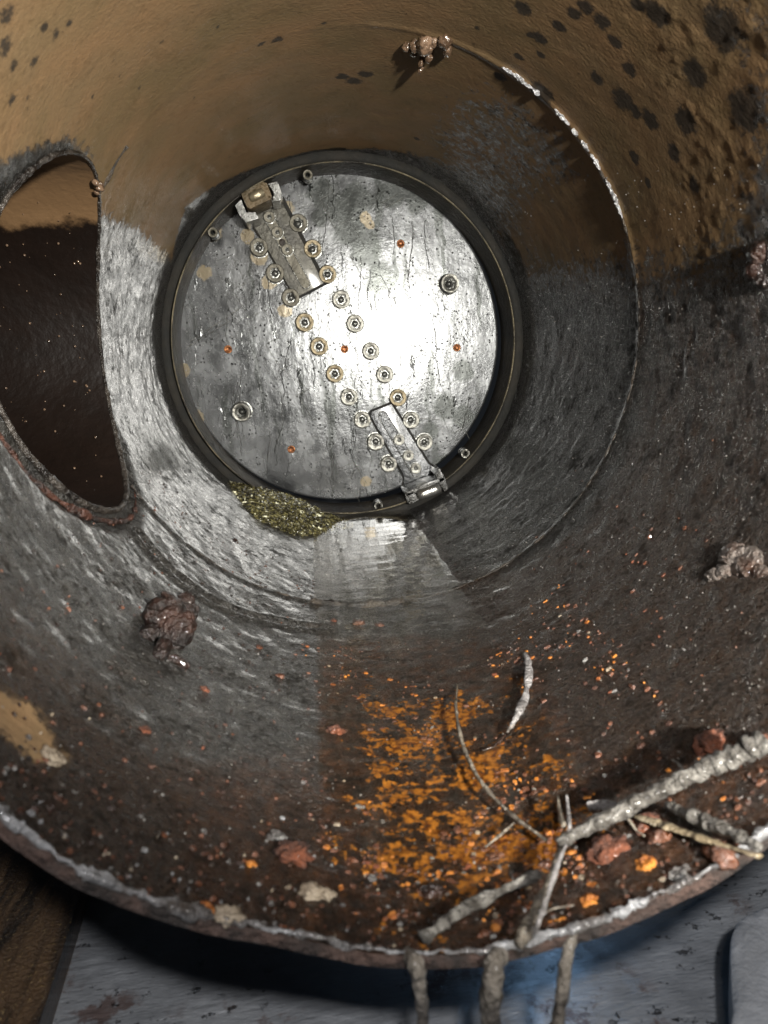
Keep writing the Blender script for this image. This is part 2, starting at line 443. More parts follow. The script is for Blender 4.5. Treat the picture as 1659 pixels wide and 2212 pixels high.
primer = np.maximum(primer, .85*region(T, Y, [(-120, 1400), (0, 1480), (90, 1530), (150, 1640), (90, 1660), (0, 1590), (-120, 1560)], .06))
brown = np.maximum(sstep(R(8), R(22), T)*sstep(R(150), R(110), T), sstep(1.75, 1.25, Y)*(np.abs(T) < R(100))*.75)
brown = np.maximum(brown, .3)*1.0
brown = np.where((T < R(-14)) & (T > R(-125)), np.maximum(sstep(1.85, 1.15, Y+.15*fbm(T*4, Y*4, 0, 88))*.8, .1), brown)
tar_or_shade = sstep(4.08, 4.24, Y+.06*fbm(T*5, Y*0, 2, 12))
tar_or_shade = np.maximum(tar_or_shade, .9*region(T, Y, [(1075, 470), (1130, 560), (1150, 700), (1150, 860), (1100, 980), (1040, 1080), (960, 1120), (860, 1125), (900, 1000), (1060, 900), (1090, 700)], .16))  # dark staining with the shadow beside the plug painted in
tar_or_shade = np.maximum(tar_or_shade, .62*region(T, Y, [(1120, 600), (1390, 640), (1400, 900), (1300, 1120), (1100, 1250), (950, 1250), (900, 1130), (1080, 950)], .15))  # wider shade on the right wall, painted into the colour
tar_or_shade = np.maximum(tar_or_shade, .62*region(T, Y, [(-60, 440), (0, 360), (60, 315), (150, 300), (110, 330), (40, 400), (0, 470)], .03, True))
tar_or_shade = np.maximum(tar_or_shade, .75*region(T, Y, [(265, 1400), (290, 1340), (330, 1330), (345, 1400), (310, 1430)], .04))  # cast shadow to the left of the rust clump, painted dark
rb = region(T, Y, [(690, 1370), (900, 1365), (1120, 1400), (1270, 1640), (1420, 1990), (1300, 2080), (900, 2120), (640, 2100), (690, 1850), (700, 1700)], .035)
rustbed = rb*(.30+.70*sstep(2.5, 1.8, Y))*(1+.25*region(T, Y, [(760, 1500), (1000, 1480), (1240, 1650), (1250, 1850), (1000, 1980), (820, 1900)], .06))
rustbed = np.maximum(rustbed, .55*region(T, Y, [(1250, 1640), (1659, 1560), (1800, 1700), (1659, 1860), (1400, 2000), (1350, 1850)], .05))
rustbed = np.maximum(rustbed, .35*region(T, Y, [(380, 1650), (700, 1600), (700, 2040), (400, 1990)], .08))
crust = np.maximum(.75*region(T, Y, [(1350, 1600), (1700, 1450), (1900, 1700), (1660, 1880), (1350, 2010), (1250, 2040), (1250, 1900), (1400, 1760)], .08),
                   .62*sstep(.17, .03, Y-rim_y(T))*(np.abs(T) < R(80)))
crust = np.maximum(crust, .30*region(T, Y, [(1540, -200), (1560, 100), (1590, 400), (1560, 700), (1900, 800), (2200, 200), (1800, -300)], .1, True))
spot_or_shade = np.zeros(T.shape)
for px, py, r in [(1130, 18, .035), (1165, 82, .032), (1148, 76, .02), (1208, 58, .028), (1240, 28, .03), (1120, 122, .022), (1168, 118, .02), (1300, 45, .035), (1265, 15, .03),
        (1330, 90, .03), (1360, 150, .03), (1290, 170, .03), (1345, 215, .05), (1372, 240, .03), (1405, 260, .04), (1480, 260, .05), (1455, 330, .035), (1400, 395, .02), (1500, 160, .05),
        (1560, 60, .07), (1610, 240, .07), (1420, 30, .045), (1380, 10, .03), (740, 165, .035), (765, 175, .04), (790, 160, .035), (600, 85, .03), (565, 95, .02), (95, 60, .02), (15, 30, .03), (10, 100, .03),  # the three near the top centre paint the sludge drip's cast shadow
        (75, 130, .02), (30, 140, .02), (120, 75, .02), (200, 210, .012), (260, 160, .012), (60, 210, .012), (25, 215, .02), (30, 420, .04), (55, 1210, .03), (100, 1240, .03), (75, 1130, .02), (200, 1190, .02),
        (185, 1210, .025), (240, 1240, .02), (70, 1195, .02), (260, 1215, .015), (505, 1168, .012), (1170, 200, .06), (1080, 165, .03), (900, 300, .02), (1370, 340, .03), (1500, 400, .03), (1190, 350, .02),
        (470, 60, .012), (700, 50, .012), (880, 105, .012), (1030, 60, .012), (150, 50, .014), (350, 90, .012), (300, 190, .01), (420, 210, .01)]:
    t0, y0 = wl(px, py)
    dt = (T-t0+math.pi) % (2*math.pi)-math.pi
    spot_or_shade = np.maximum(spot_or_shade, (.62 if px < 700 else .85)*np.exp(-((dt**2+(Y-y0)**2)/(r*r))*1.1))
wet = region(T, Y, [(200, 440), (380, 540), (350, 700), (380, 900), (520, 1050), (690, 1150), (690, 1650), (450, 1650), (200, 1500), (-100, 1300), (-200, 900), (100, 700)], .15)
wet = np.maximum(wet, .35*region(T, Y, [(900, 250), (1150, 200), (1300, 450), (1300, 700), (1200, 1000), (1100, 900), (1080, 500)], .15, True))
attr(wall, 'wet', wet.ravel())
attr(wall, 'primer', primer.ravel()); attr(wall, 'tar_or_shade', tar_or_shade.ravel()); attr(wall, 'rustbed', rustbed.ravel())
attr(wall, 'brown', brown.ravel()); attr(wall, 'crust', crust.ravel()); attr(wall, 'spot_or_shade', spot_or_shade.ravel())

# outer skin, cut edge, burr
nn = 360
V = []; Fq = []
prof_n = 7
for i in range(nn):
    th = -math.pi+2*math.pi*i/nn; y0 = float(rim_y(th))
    j1, j2 = float(fbm(th*20, 0, 1, 41)), float(fbm(th*26, 0, 5, 43))
    for r, y in [(1.000, y0+.012), (1.001+.003*j1, y0), (1.010+.003*j2, y0-.005*j1), (1.020, y0-.004), (1.027+.003*j1, y0+.004+.004*j2), (1.03, y0+.02), (1.03, y0+.3)]:
        V.append(wp(th, y, r))
    for j in range(prof_n-1):
        a_ = i*prof_n+j; b_ = ((i+1) % nn)*prof_n+j
        Fq.append((a_, a_+1, b_+1, b_))
mesh_obj('cut_edge', V, Fq, M_cut, pipe)
# lumpy pale scale along the inner lip
path = []; rr = []
for i in range(520):
    th = R(-75)+R(150)*i/519; y0 = float(rim_y(th))
    path.append(wp(th, y0+.004+.004*float(vnoise(i*.31, 0, 1, 3)), .996)); rr.append(.0052+.007*float(fbm(i*.11, 0, 2, 9))+.003*float(vnoise(i*.9, 0, 0, 5))+.004*math.exp(-((th-R(-24))/.12)**2))
v_, f_ = tube(path, [max(.002, x) for x in rr], 8, .45, 3)
mesh_obj('edge_scale', v_, f_, M_burr, pipe)
# weld bead round the inside
path = []; rr = []; 
for i in range(900):
    th = 2*math.pi*i/900-math.pi
    yy_ = WELD_Y-.012*float(fbm(th*2, 0, 1, 31))
    if th < 0 and math.hypot(yy_-HOLE_Y, -math.cos(th)-HOLE_Z) < HOLE_R+.03: path.append(None); continue
    path.append((th, yy_) if abs(th) < R(128) else None)
segs = []; cur = []
for p in path+[None]:
    if p is None:
        if len(cur) > 4: segs.append(cur)
        cur = []
    else: cur.append(p)
parts = []
for sgm in segs:
    parts.append(tube([wp(t, y, .998) for t, y in sgm], [max(.0025, .0055+.003*float(vnoise(t*40, 0, 0, 4))+((.012+.006*float(vnoise(t*30, 0, 3, 6))) if -R(13) < t < R(8) else 0)) for t, y in sgm], 8, .35, 2))
v_, f_ = join(parts); mesh_obj('weld_bead', v_, f_, M_weld, pipe)
# bright scraped pieces of the weld, upper right
bp = []
for A_, B_ in [((1088, 140), (1150, 195)), ((1150, 195), (1165, 205)), ((1200, 232), (1232, 268)), ((1240, 275), (1250, 290)), ((1258, 300), (1275, 325)), ((1278, 330), (1300, 365)), ((1310, 385), (1350, 470))]:
    t0, _ = wl(*A_); t1, _ = wl(*B_); n = 26
    pth = []
    for i in range(n):
        t = t0+(t1-t0)*i/(n-1); pth.append(wp(t, WELD_Y-.014+.004*random.uniform(-1, 1), .992))
    w_ = [.0015+.0065*math.sin(math.pi*min(1, (i+.5)/n))**.8*random.uniform(.4, 1.1) for i in range(n)]
    bp.append(tube(pth, w_, 8, .5, n))
v_, f_ = join(bp); mesh_obj('scraped_weld_metal', v_, f_, M_bare, pipe)
# branch opening: tube going left from the wall and its lip
nb = 160; V = []; Fq = []; pv = []
steps = [0, .02, .04, .07, .1, .14, .18, .22, .26, .3, .35, .4, .45, .5, .6, .7, .9, 1.1]
for i in range(nb):
    ph = 2*math.pi*i/nb; cy_, cz_ = HOLE_Y+HOLE_R*math.cos(ph), HOLE_Z+HOLE_R*math.sin(ph)
    x0 = -math.sqrt(max(0, 1-cz_*cz_))
    for s_ in steps:
        x_ = x0-(.0 if s_ == 0 else s_)-(abs(x0+1))*0
        k_ = 1-.012*float(fbm(math.cos(ph)*4, math.sin(ph)*4, s_*8, 14))
        V.append((x_, HOLE_Y+(cy_-HOLE_Y)*k_, HOLE_Z+(cz_-HOLE_Z)*k_)); pv.append(float(sstep(.26, .50, cz_))*(1 if s_ < .9 else .6))  # primer above; the shadow line below it is painted into the lining colour
ks = len(steps)
for i in range(nb):
    for j in range(ks-1):
        a_ = i*ks+j; b_ = ((i+1) % nb)*ks+j
        Fq.append((a_, b_, b_+1, a_+1))
cidx = len(V); V.append((-2.15, HOLE_Y, HOLE_Z)); pv.append(0)
for i in range(nb): Fq.append((i*ks+ks-1, ((i+1) % nb)*ks+ks-1, cidx))
bo = mesh_obj('branch_pipe', V, Fq, M_branch, pipe); attr(bo, 'primer', pv)
path = []; rr = []
for i in range(420):
    ph = 2*math.pi*i/420; q_ = HOLE_R+.004
    zz = HOLE_Z+q_*math.sin(ph); path.append((-math.sqrt(max(0, 1-zz*zz))+.002, HOLE_Y+q_*math.cos(ph), zz))
    rr.append(.0065+.004*max(0, float(fbm(i*.12, 0, 1, 22)))+.004*float(sstep(.2, .9, -math.sin(ph))))
v_, f_ = tube(path, rr, 8, .3, 5, closed=True)
mesh_obj('opening_lip', v_, f_, simple('wet_dark_lip', (.008, .006, .005), (.05, .042, .035), 16, .22, .2, .02, 50), pipe)
# rusty gouged seam under the opening
path = []; rr = []
for i in range(160):
    ph = R(182)+R(118)*i/159; q_ = HOLE_R+.050+.012*math.sin(i*.05)
    zz = HOLE_Z+q_*math.sin(ph); path.append((-math.sqrt(max(0, 1-zz*zz))-.008, HOLE_Y+q_*math.cos(ph), zz)); rr.append(.002+.008*math.sin(math.pi*i/159)+.007*float(fbm(i*.25, 0, 0, 8)))
v_, f_ = tube(path, [max(.002, x) for x in rr], 8, .5, 6)
mesh_obj('rusty_seam', v_, f_, simple('seam_rust', (.006, .004, .003), (.06, .020, .010), 20, .35, 0, .03, 45), pipe)

# ------------------------------------------------------------------ the plug
PC = pt(736, 739, PLATE_Y)
PR = (pt(1081, 739, PLATE_Y)-pt(391, 739, PLATE_Y)).length/2
plug = thing('pipe_plug', PC, 'round wet grey plug with two rows of socket screws at the far end', 'pipe plug')
def plate_material():
    q = N('wet_galvanised_plate'); o = q.obj
    st, dk = q.attr('stain'), q.attr('dark')
    mott = q.noise(o, 6, 7, .65); fine = q.noise(o, 60, 5, .7)
    col = q.mix(q.ramp(mott, .3, .7), (.036, .037, .038), (.088, .090, .092))
    col = q.mix(q.math('MULTIPLY', q.ramp(q.noise(o, 38, 4, .6), .5, .68), .35), col, (.10, .105, .10))
    # runs: thin meandering vertical lines
    wob = q.noise(q.scale(o, (5, 5, 9)), 1, 3)
    wv = q.n.new('ShaderNodeVectorMath'); wv.operation = 'MULTIPLY_ADD'; q.link(o, wv.inputs[0]); wv.inputs[1].default_value = (1, 1, 1)
    cb = q.n.new('ShaderNodeCombineXYZ'); q.link(q.math('MULTIPLY', wob, .09), cb.inputs[0]); q.link(cb.outputs[0], wv.inputs[2])
    runs = q.noise(q.scale(wv.outputs[0], (9, 9, .8)), 1, 2, .5)
    line = q.ramp(q.math('ABSOLUTE', q.math('SUBTRACT', runs, .53)), 0.004, .011, 1, 0)
    gate = q.ramp(q.noise(q.scale(o, (9, 9, 3), (3, 1, 4)), 1, 3), .52, .62)
    line = q.math('MULTIPLY', line, q.math('MULTIPLY', gate, .8))
    wide = q.ramp(q.noise(q.scale(wv.outputs[0], (17, 17, .9), (7, 2, 1)), 1, 4, .6), 0.55, .63)
    col = q.mix(q.math('MULTIPLY', line, .85), col, (.03, .032, .03))
    col = q.mix(q.math('MULTIPLY', wide, .85), col, (.020, .022, .020))
    dm = q.ramp(q.math('ADD', dk, q.math('MULTIPLY', q.math('SUBTRACT', q.noise(o, 9, 8, .7), .5), 1.2)), .4, .7)
    col = q.mix(q.math('MULTIPLY', dm, .85), col, (.018, .020, .018))
    sm = q.ramp(q.math('ADD', st, q.math('MULTIPLY', q.math('SUBTRACT', q.noise(o, 14, 6, .7), .5), .9)), .45, .6)
    col = q.mix(q.math('MULTIPLY', sm, .75), col, (.15, .115, .06))
    wh = q.ramp(q.noise(q.scale(o, (1, 1, 1), (5, 5, 5)), 17, 4, .6), .70, .74)
    col = q.mix(q.math('MULTIPLY', wh, .3), col, (.6, .6, .52))
    drops = q.ramp(q.voro(o, 42), .10, .26, 1, 0)
    dg = q.ramp(q.noise(o, 12, 3), .48, .58)
    drops = q.math('MULTIPLY', drops, dg)
    rough = q.mixf(q.ramp(mott, .3, .7), .20, .32)
    rough = q.mixf(q.math('MAXIMUM', line, drops), rough, .10)
    n0 = q.bump(q.noise(q.scale(o, (9, 9, 5)), 1, 3, .5), .004)
    n1 = q.bump(fine, .0010, 1, n0); n2 = q.bump(q.math('MAXIMUM', drops, line), .004, 1, n1)
    q.set(col=col, metal=q.mixf(sm, .75, .3), rough=rough, nrm=n2, coat=.3, crough=.12)
    return q.m
M_plate = plate_material()
nr, na = 90, 240; V = []; Fq = []
V.append((PC.x, PLATE_Y, PC.z))
for i in range(1, nr+1):
    for j in range(na):
        t_ = 2*math.pi*j/na; q_ = PR*i/nr; V.append((PC.x+q_*math.sin(t_), PLATE_Y, PC.z-q_*math.cos(t_)))
for i, (q_, y_) in enumerate([(PR+.004, PLATE_Y+.004), (PR+.004, PLATE_Y+.035)]):
    for j in range(na):
        t_ = 2*math.pi*j/na; V.append((PC.x+q_*math.sin(t_), y_, PC.z-q_*math.cos(t_)))
for j in range(na): Fq.append((0, 1+(j+1) % na, 1+j))
for i in range(nr+1):
    for j in range(na):
        a_ = 1+i*na+j; b_ = 1+i*na+(j+1) % na; Fq.append((a_, b_, b_+na, a_+na))
fp = mesh_obj('face_plate', V, Fq, M_plate, plug)
va = np.array([tuple(v) for v in V]); 
def pblob(lst):
    r_ = np.zeros(len(va))
    for px, py, rad_ in lst:
        c_ = pt(px, py, PLATE_Y); r_ = np.maximum(r_, np.exp(-((va[:, 0]-c_.x)**2+(va[:, 2]-c_.z)**2)/rad_**2))
    return r_
attr(fp, 'dark', pblob([(700, 420, .11), (735, 450, .12), (760, 500, .13), (790, 540, .12), (820, 600, .11), (770, 430, .12), (850, 420, .1), (900, 430, .1), (690, 470, .06), (960, 880, .10), (1000, 900, .09), (1000, 800, .08), (960, 1000, .08), (930, 930, .06), (900, 1050, .08)]))
attr(fp, 'stain', pblob([(618, 450, .05), (535, 510, .05), (560, 555, .06), (580, 610, .05), (615, 670, .05), (640, 600, .04), (790, 470, .04), (800, 485, .03), (450, 500, .08), (440, 590, .05), (395, 800, .05), (425, 900, .05), (790, 1040, .04)]))

def zx(x, y): return (x/2+331.8, y/2+298.6)
YB = PLATE_Y
v_, f_ = lathe([(PR+.006, YB+.030), (.962, YB+.030)], 200); mesh_obj('backing_ring', v_, f_, M_olive, plug)
RC = pt(740, 722, YB-.06)
v_, f_ = lathe([(.926, YB+.02), (.932, YB-.12), (.940, YB-.20)], 240); mesh_obj('retaining_ring', v_, f_, M_olive, plug)
v_, f_ = lathe([(.940, YB-.20), (.942, YB-.206), (.946, YB-.206), (.949, YB-.20), (.949, YB-.10)], 240); mesh_obj('ring_edge', v_, f_, M_edge, plug)
v_, f_ = lathe([(.949, YB-.12), (.958, YB-.16), (.974, YB-.17), (.99, YB-.175), (1.0, YB-.19)], 260)
v2 = []
for i_, p_ in enumerate(v_):
    p_ = Vector(p_); t_ = math.atan2(p_.x, -p_.z); q_ = 1+.004*float(fbm(t_*14, 0, (i_ % 5)*.7, 61))*(0 if i_ % 5 == 4 else 1)
    v2.append((p_.x*q_, p_.y+.02*float(fbm(t_*6, 0, 2, 62)), p_.z*q_))
mesh_obj('rubber_seal', v2, f_, M_rubber_or_shade, plug)

M_brass = simple('yellowed_zinc', (.085, .066, .036), (.16, .13, .08), 12, .32, .6, .006, 40)
M_zinc = simple('bright_zinc', (.085, .082, .07), (.19, .185, .165), 12, .28, .75, .006, 40)
M_zold = simple('dull_zinc', (.06, .054, .04), (.12, .11, .085), 12, .4, .5, .008, 40)
M_sock = simple('dark_socket_steel', (.05, .05, .045), (.14, .14, .13), 10, .18, .7, .004, 40)
def screw_mesh(name, r, h, ring_mat, hexr=.62, ball=True):
    """socket head seen down its axis (towards -Y), centred on the origin"""
    n = 36; V = []; Fc = []; mt = []
    def ring(rf, y, hexa=False):
        o = len(V)
        for j in range(n):
            t = 2*math.pi*j/n
            q = rf
            if hexa:
                m_ = (t % (math.pi/3))-math.pi/6; q = rf*math.cos(math.pi/6)/math.cos(m_)
            V.append((q*math.sin(t), y, -q*math.cos(t)))
        return o
    rs = [ring(r*1.12, 0), ring(r*1.12, -h*.10), ring(r*1.0, -h*.12), ring(r, -h*.85), ring(r*.93, -h), ring(r*(hexr+.07), -h), ring(r*hexr, -h*.92, True), ring(r*hexr*.97, -h*.1, True), ring(r*hexr*.6, -h*.12), ring(r*.3, -h*.30), ring(r*.12, -h*.42)]
    mi = [1, 1, 1, 0, 0, 0, 1, 1, 1, 1]
    for k_ in range(len(rs)-1):
        for j in range(n):
            a_, b_ = rs[k_]+j, rs[k_]+(j+1) % n; c_, d_ = rs[k_+1]+(j+1) % n, rs[k_+1]+j
            Fc.append((a_, b_, c_, d_)); mt.append(mi[k_])
    V.append((0, -h*.45, 0)); 
    for j in range(n): Fc.append((rs[-1]+j, rs[-1]+(j+1) % n, len(V)-1)); mt.append(1)
    o = mesh_obj(name, V, Fc, [ring_mat, M_sock], None, True, mt)
    autosmooth(o, 40)
    C.objects.unlink(o); return o
def place(proto, name, p, parent, rot=0, sc=1.0):
    o = proto.copy(); o.name = name; C.objects.link(o); o.parent = parent
    o.location = (M @ Vector(p))-child_base(parent)
    # spin about the pipe axis in the already levelled frame
    o.rotation_euler = (0, rot, 0); o.scale = (sc,)*3
    return o
r0 = .0495
SP = [screw_mesh('socket_screw', r0, .030, m_) for m_ in (M_brass, M_zinc, M_zold)]
Rt = [(625, 370, 2), (687, 480, 0), (751, 590, 0), (810, 698, 1), (870, 802, 1), (938, 920, 1), (997, 1020, 1), (1054, 1120, 0), (1110, 1217, 1), (1168, 1312, 1)]
Lt = [(457, 474, 2), (526, 585, 2), (593, 690, 2), (653, 797, 0), (715, 900, 0), (783, 1017, 0), (844, 1117, 1), (901, 1215, 1), (959, 1310, 1), (1015, 1405, 1)]
for i, (x_, y_, k_) in enumerate(Rt+Lt):
    p_ = pt(*zx(x_, y_), YB-.001); place(SP[k_], 'socket_screw', (p_.x, YB-.001, p_.z), plug, random.uniform(0, 1), random.uniform(.97, 1.04))
for x_, y_ in ((1272, 632), (383, 1180)):
    p_ = pt(*zx(x_, y_), YB-.001); o = place(SP[1], 'raised_screw', (p_.x, YB-.001, p_.z), plug, .3, 1.08); o.scale = (1.08, 2.4, 1.08)
M_copper = simple('copper_pin', (.30, .12, .045), (.12, .045, .02), 30, .25, .8, .006, 60)
for x_, y_ in ((322, 912), (825, 911), (1310, 905), (1067, 456), (595, 1344)):
    p_ = pt(*zx(x_, y_), YB)
    v1, f1 = lathe([(.023, 0), (.023, -.003), (.016, -.004), (.015, -.001), (.0001, -.0015)], 24)
    V = [(a_+p_.x, b_+YB, c_+p_.z) for a_, b_, c_ in v1]
    fm = [1 if (i_ % 4) < 1 else 0 for i_ in range(len(f1))]
    mesh_obj('copper_pin', V, f1, [M_copper, M_sock], plug, True, fm)
NUT = screw_mesh('edge_bolt', .026, .03, M_zinc, .5); NUTD = screw_mesh('edge_bolt', .026, .03, M_zold, .5)
for x_, y_, k_ in ((666, 170, 1), (262, 415, 1), (1338, 1357, 0), (968, 1580, 0)):
    p_ = pt(*zx(x_, y_), YB-.11); o = place(NUTD if k_ else NUT, 'edge_bolt', (p_.x, YB-.10, p_.z), plug, .2); o.scale = (1, 2.5, 1)

# engraved outlines on the plate
def ribbon(pts, wd, y, wob=.0):
    P = [pt(*zx(*q), y) for q in pts]; V = []; Fc = []
    for a_, b_ in zip(P[:-1], P[1:]):
        L = (b_-a_).length; n = max(2, int(L/.012)); d_ = (b_-a_).normalized(); nx = Vector((-d_.z, 0, d_.x)); o = len(V)
        for i in range(n+1):
            c_ = a_+(b_-a_)*(i/n)+nx*random.uniform(-1, 1)*wob; ww = wd*random.uniform(.5, 1.2)
            V += [c_+nx*ww+Vector((0, 0, 0)), c_+Vector((0, -.0022, 0)), c_-nx*ww]
        for i in range(n):
            Fc += [(o+3*i, o+3*i+1, o+3*i+4, o+3*i+3), (o+3*i+1, o+3*i+2, o+3*i+5, o+3*i+4)]
    return V, Fc
lines = [[(745, 175), (775, 232), (720, 265), (778, 385), (850, 350), (912, 470), (850, 512), (910, 610), (980, 590), (1048, 715), (985, 745)],
    [(1100, 815), (1170, 930), (1105, 960)], [(1170, 1060), (1225, 1035), (1290, 1165)], [(1290, 1275), (1340, 1250), (1365, 1300)], [(1230, 1160), (1280, 1275)],
    [(275, 530), (335, 505), (400, 625), (340, 655), (415, 775), (480, 742), (540, 862), (485, 890), (550, 1000), (600, 975)],
    [(740, 1195), (690, 1220), (620, 1110), (680, 1080)], [(800, 1425), (865, 1400), (920, 1490)], [(890, 1570), (868, 1535), (925, 1505)],
    [(640, 695), (735, 632)], [(930, 1190), (1025, 1142)]]
M_scr = simple('scribed_dark', (.03, .03, .026), (.07, .07, .06), 20, .3, .2, .002, 30)
for l_ in lines: mesh_obj('scribed_outline', *ribbon(l_, .0018, YB-.0012, .0008), M_scr, plug)
scr = [[(155, 880), (380, 730)], [(140, 905), (330, 790)], [(985, 280), (1075, 232)], [(1000, 300), (1085, 255)], [(180, 1130), (230, 1230), (270, 1290)], [(160, 1150), (215, 1270)], [(1080, 1205), (1240, 1215)], [(870, 920), (915, 935)], [(560, 1000), (700, 1110)]]
for l_ in scr: mesh_obj('scratch', *ribbon(l_, .0009, YB-.0012, .0010), M_zold, plug)
pv_ = [[(1240, 370), (0, 0)]]
# running drops: long meandering beads of water
M_wet = simple('wet_run', (.035, .036, .034), (.07, .07, .068), 15, .06, .1, .004, 60)
parts = []
for i in range(40):
    t_ = random.uniform(0, 2*math.pi); q_ = PR*math.sqrt(random.uniform(0, .9)); x_ = PC.x+q_*math.sin(t_); z_ = PC.z+q_*math.cos(t_)
    L = random.uniform(.05, .42); n = int(L/.012)+3; pts_ = []; xx = x_; dx_ = 0
    for k_ in range(n):
        dx_ = dx_*.7+random.uniform(-1, 1)*.0028; xx += dx_; zz = z_-L*k_/(n-1)
        if math.hypot(xx-PC.x, zz-PC.z) > PR*.97: break
        pts_.append((xx, YB+.0005, zz))
    if len(pts_) > 4: parts.append(tube(pts_, [.0020+.0014*math.sin(k_*1.7+i)**2 for k_ in range(len(pts_))], 6))
v_, f_ = join(parts); props(mesh_obj('water_runs', v_, f_, M_wet, plug), kind='stuff')
parts = []
hv, hf = ico(2)
for i in range(1100):
    t_ = random.uniform(0, 2*math.pi); q_ = PR*math.sqrt(random.uniform(0, .95)); x_ = PC.x+q_*math.sin(t_); z_ = PC.z+q_*math.cos(t_)
    if float(vnoise(x_*5, z_*5, 0, 77)) < -.1+random.uniform(-.5, .3): continue
    r_ = random.choice((.0018, .0026, .0034, .0045))*random.uniform(.8, 1.2)
    parts.append(([(x_+a_*r_, YB+b_*r_*.7, z_+c_*r_*1.15) for a_, b_, c_ in hv], hf))
v_, f_ = join(parts)
q = N('clear_drops'); q.set(col=(.25, .25, .25), rough=.04, metal=.35, coat=1.0, crough=.03)
props(mesh_obj('water_droplets', v_, f_, q.m, plug), kind='stuff')

# clamp arms
M_armu = simple('muddy_arm_steel', (.030, .028, .023), (.062, .058, .046), 10, .38, .5, .006, 40, coat=.2)
M_arml = simple('wet_arm_steel', (.035, .036, .037), (.085, .087, .09), 8, .22, .8, .006, 40, coat=.4)
def prism_px(poly, y0, y1, bev=.006, hole=None):
    P = [pt(*zx(*q_), y1) for q_ in poly]
    bm = bmesh.new(); vs = [bm.verts.new((p.x, y1, p.z)) for p in P]; bm.faces.new(vs)
    bmesh.ops.triangulate(bm, faces=bm.faces[:]) if False else None
    ex = bmesh.ops.extrude_face_region(bm, geom=bm.faces[:]); bmesh.ops.translate(bm, verts=[v for v in ex['geom'] if isinstance(v, bmesh.types.BMVert)], vec=(0, y0-y1, 0))
    bmesh.ops.bevel(bm, geom=[e for e in bm.edges], offset=bev, segments=2, affect='EDGES', profile=.7)
    bmesh.ops.recalc_face_normals(bm, faces=bm.faces[:])
    V = [tuple(v.co) for v in bm.verts]; bm.verts.index_update(); Fc = [tuple(v.index for v in f.verts) for f in bm.faces]; bm.free()
    return V, Fc
def slot_path(a_, b_, halfw, y):
    A_, B_ = pt(*zx(*a_), y), pt(*zx(*b_), y); d_ = (B_-A_).normalized(); nx = Vector((-d_.z, 0, d_.x)); P = []
    for i in range(13):
        t_ = math.pi*i/12; P.append(B_+nx*halfw*math.cos(t_)+d_*halfw*math.sin(t_))
    for i in range(13):
        t_ = math.pi*i/12; P.append(A_-nx*halfw*math.cos(t_)-d_*halfw*math.sin(t_))
    return P
def fill(P, dy):
    return [p+Vector((0, dy, 0)) for p in P], [tuple(range(len(P)))]
TOP = YB-.020
def arm(poly, mat, slot, screws, smat, floor_mat, hw):
    v_, f_ = prism_px(poly, YB, TOP, .004)
    a_ = mesh_obj('clamp_arm', v_, f_, mat, plug, True); autosmooth(a_, 30)
    cx_ = sum(p[0] for p in poly)/len(poly); cy_ = sum(p[1] for p in poly)/len(poly)
    ux, uy = slot[1][0]-slot[0][0], slot[1][1]-slot[0][1]; ul = math.hypot(ux, uy); ux /= ul; uy /= ul
    big_ = []
    for x_, y_ in poly:
        a1 = (x_-cx_)*ux+(y_-cy_)*uy; a2 = (x_-cx_)*-uy+(y_-cy_)*ux; a1 *= 1.04; a2 *= 1.16; big_.append((cx_+a1*ux-a2*uy, cy_+a1*uy+a2*ux))
    v_, f_ = prism_px(big_, YB, YB-.005, .001); mesh_obj('arm_shade_plate', v_, f_, M_rubber_or_shade, a_)  # thin black plate under the arm, standing in for the shade around it
    P = slot_path(slot[0], slot[1], hw, TOP)
    v1, f1 = tube(P, .0035, 8, closed=True); v_, f_ = v1, f1
    mesh_obj('slot_edge', v_, f_, M_sock, a_)
    v_, f_ = fill(P, -.0008); mesh_obj('slot_floor', v_, f_, floor_mat, a_)
    s_ = screw_mesh('arm_screw', .031, .018, smat, .45)
    for x_, y_ in screws:
        p_ = pt(*zx(x_, y_), TOP-.001); place(s_, 'arm_screw', (p_.x, TOP-.001, p_.z), a_, random.uniform(0, 1))
    return a_
au = arm([(380, 335), (430, 380), (470, 440), (612, 690), (735, 627), (548, 262), (470, 300)], M_armu, ((497, 340), (655, 628)), [(500, 342), (535, 408), (578, 483)], M_zold, M_zold, .027)
au['label'] = 'muddy brown upper clamp arm with a square roller block'
al = arm([(935, 1195), (945, 1180), (1028, 1148), (1185, 1405), (1240, 1440), (1255, 1475), (1090, 1540), (1078, 1520), (1082, 1460)], M_arml, ((992, 1200), (1135, 1445)), [(1060, 1303), (1100, 1370), (1132, 1425)], M_zinc, M_arml, .027)
al['label'] = 'bright wet lower clamp arm with a steel roller in a fork'
# adjusting hole in upper slot
p_ = pt(*zx(556, 450), TOP-.002)
v_, f_ = lump((p_.x, TOP-.001, p_.z), (.018, .002, .020), 1, 3, .1); mesh_obj('slot_gap', v_, f_, M_dark, au)
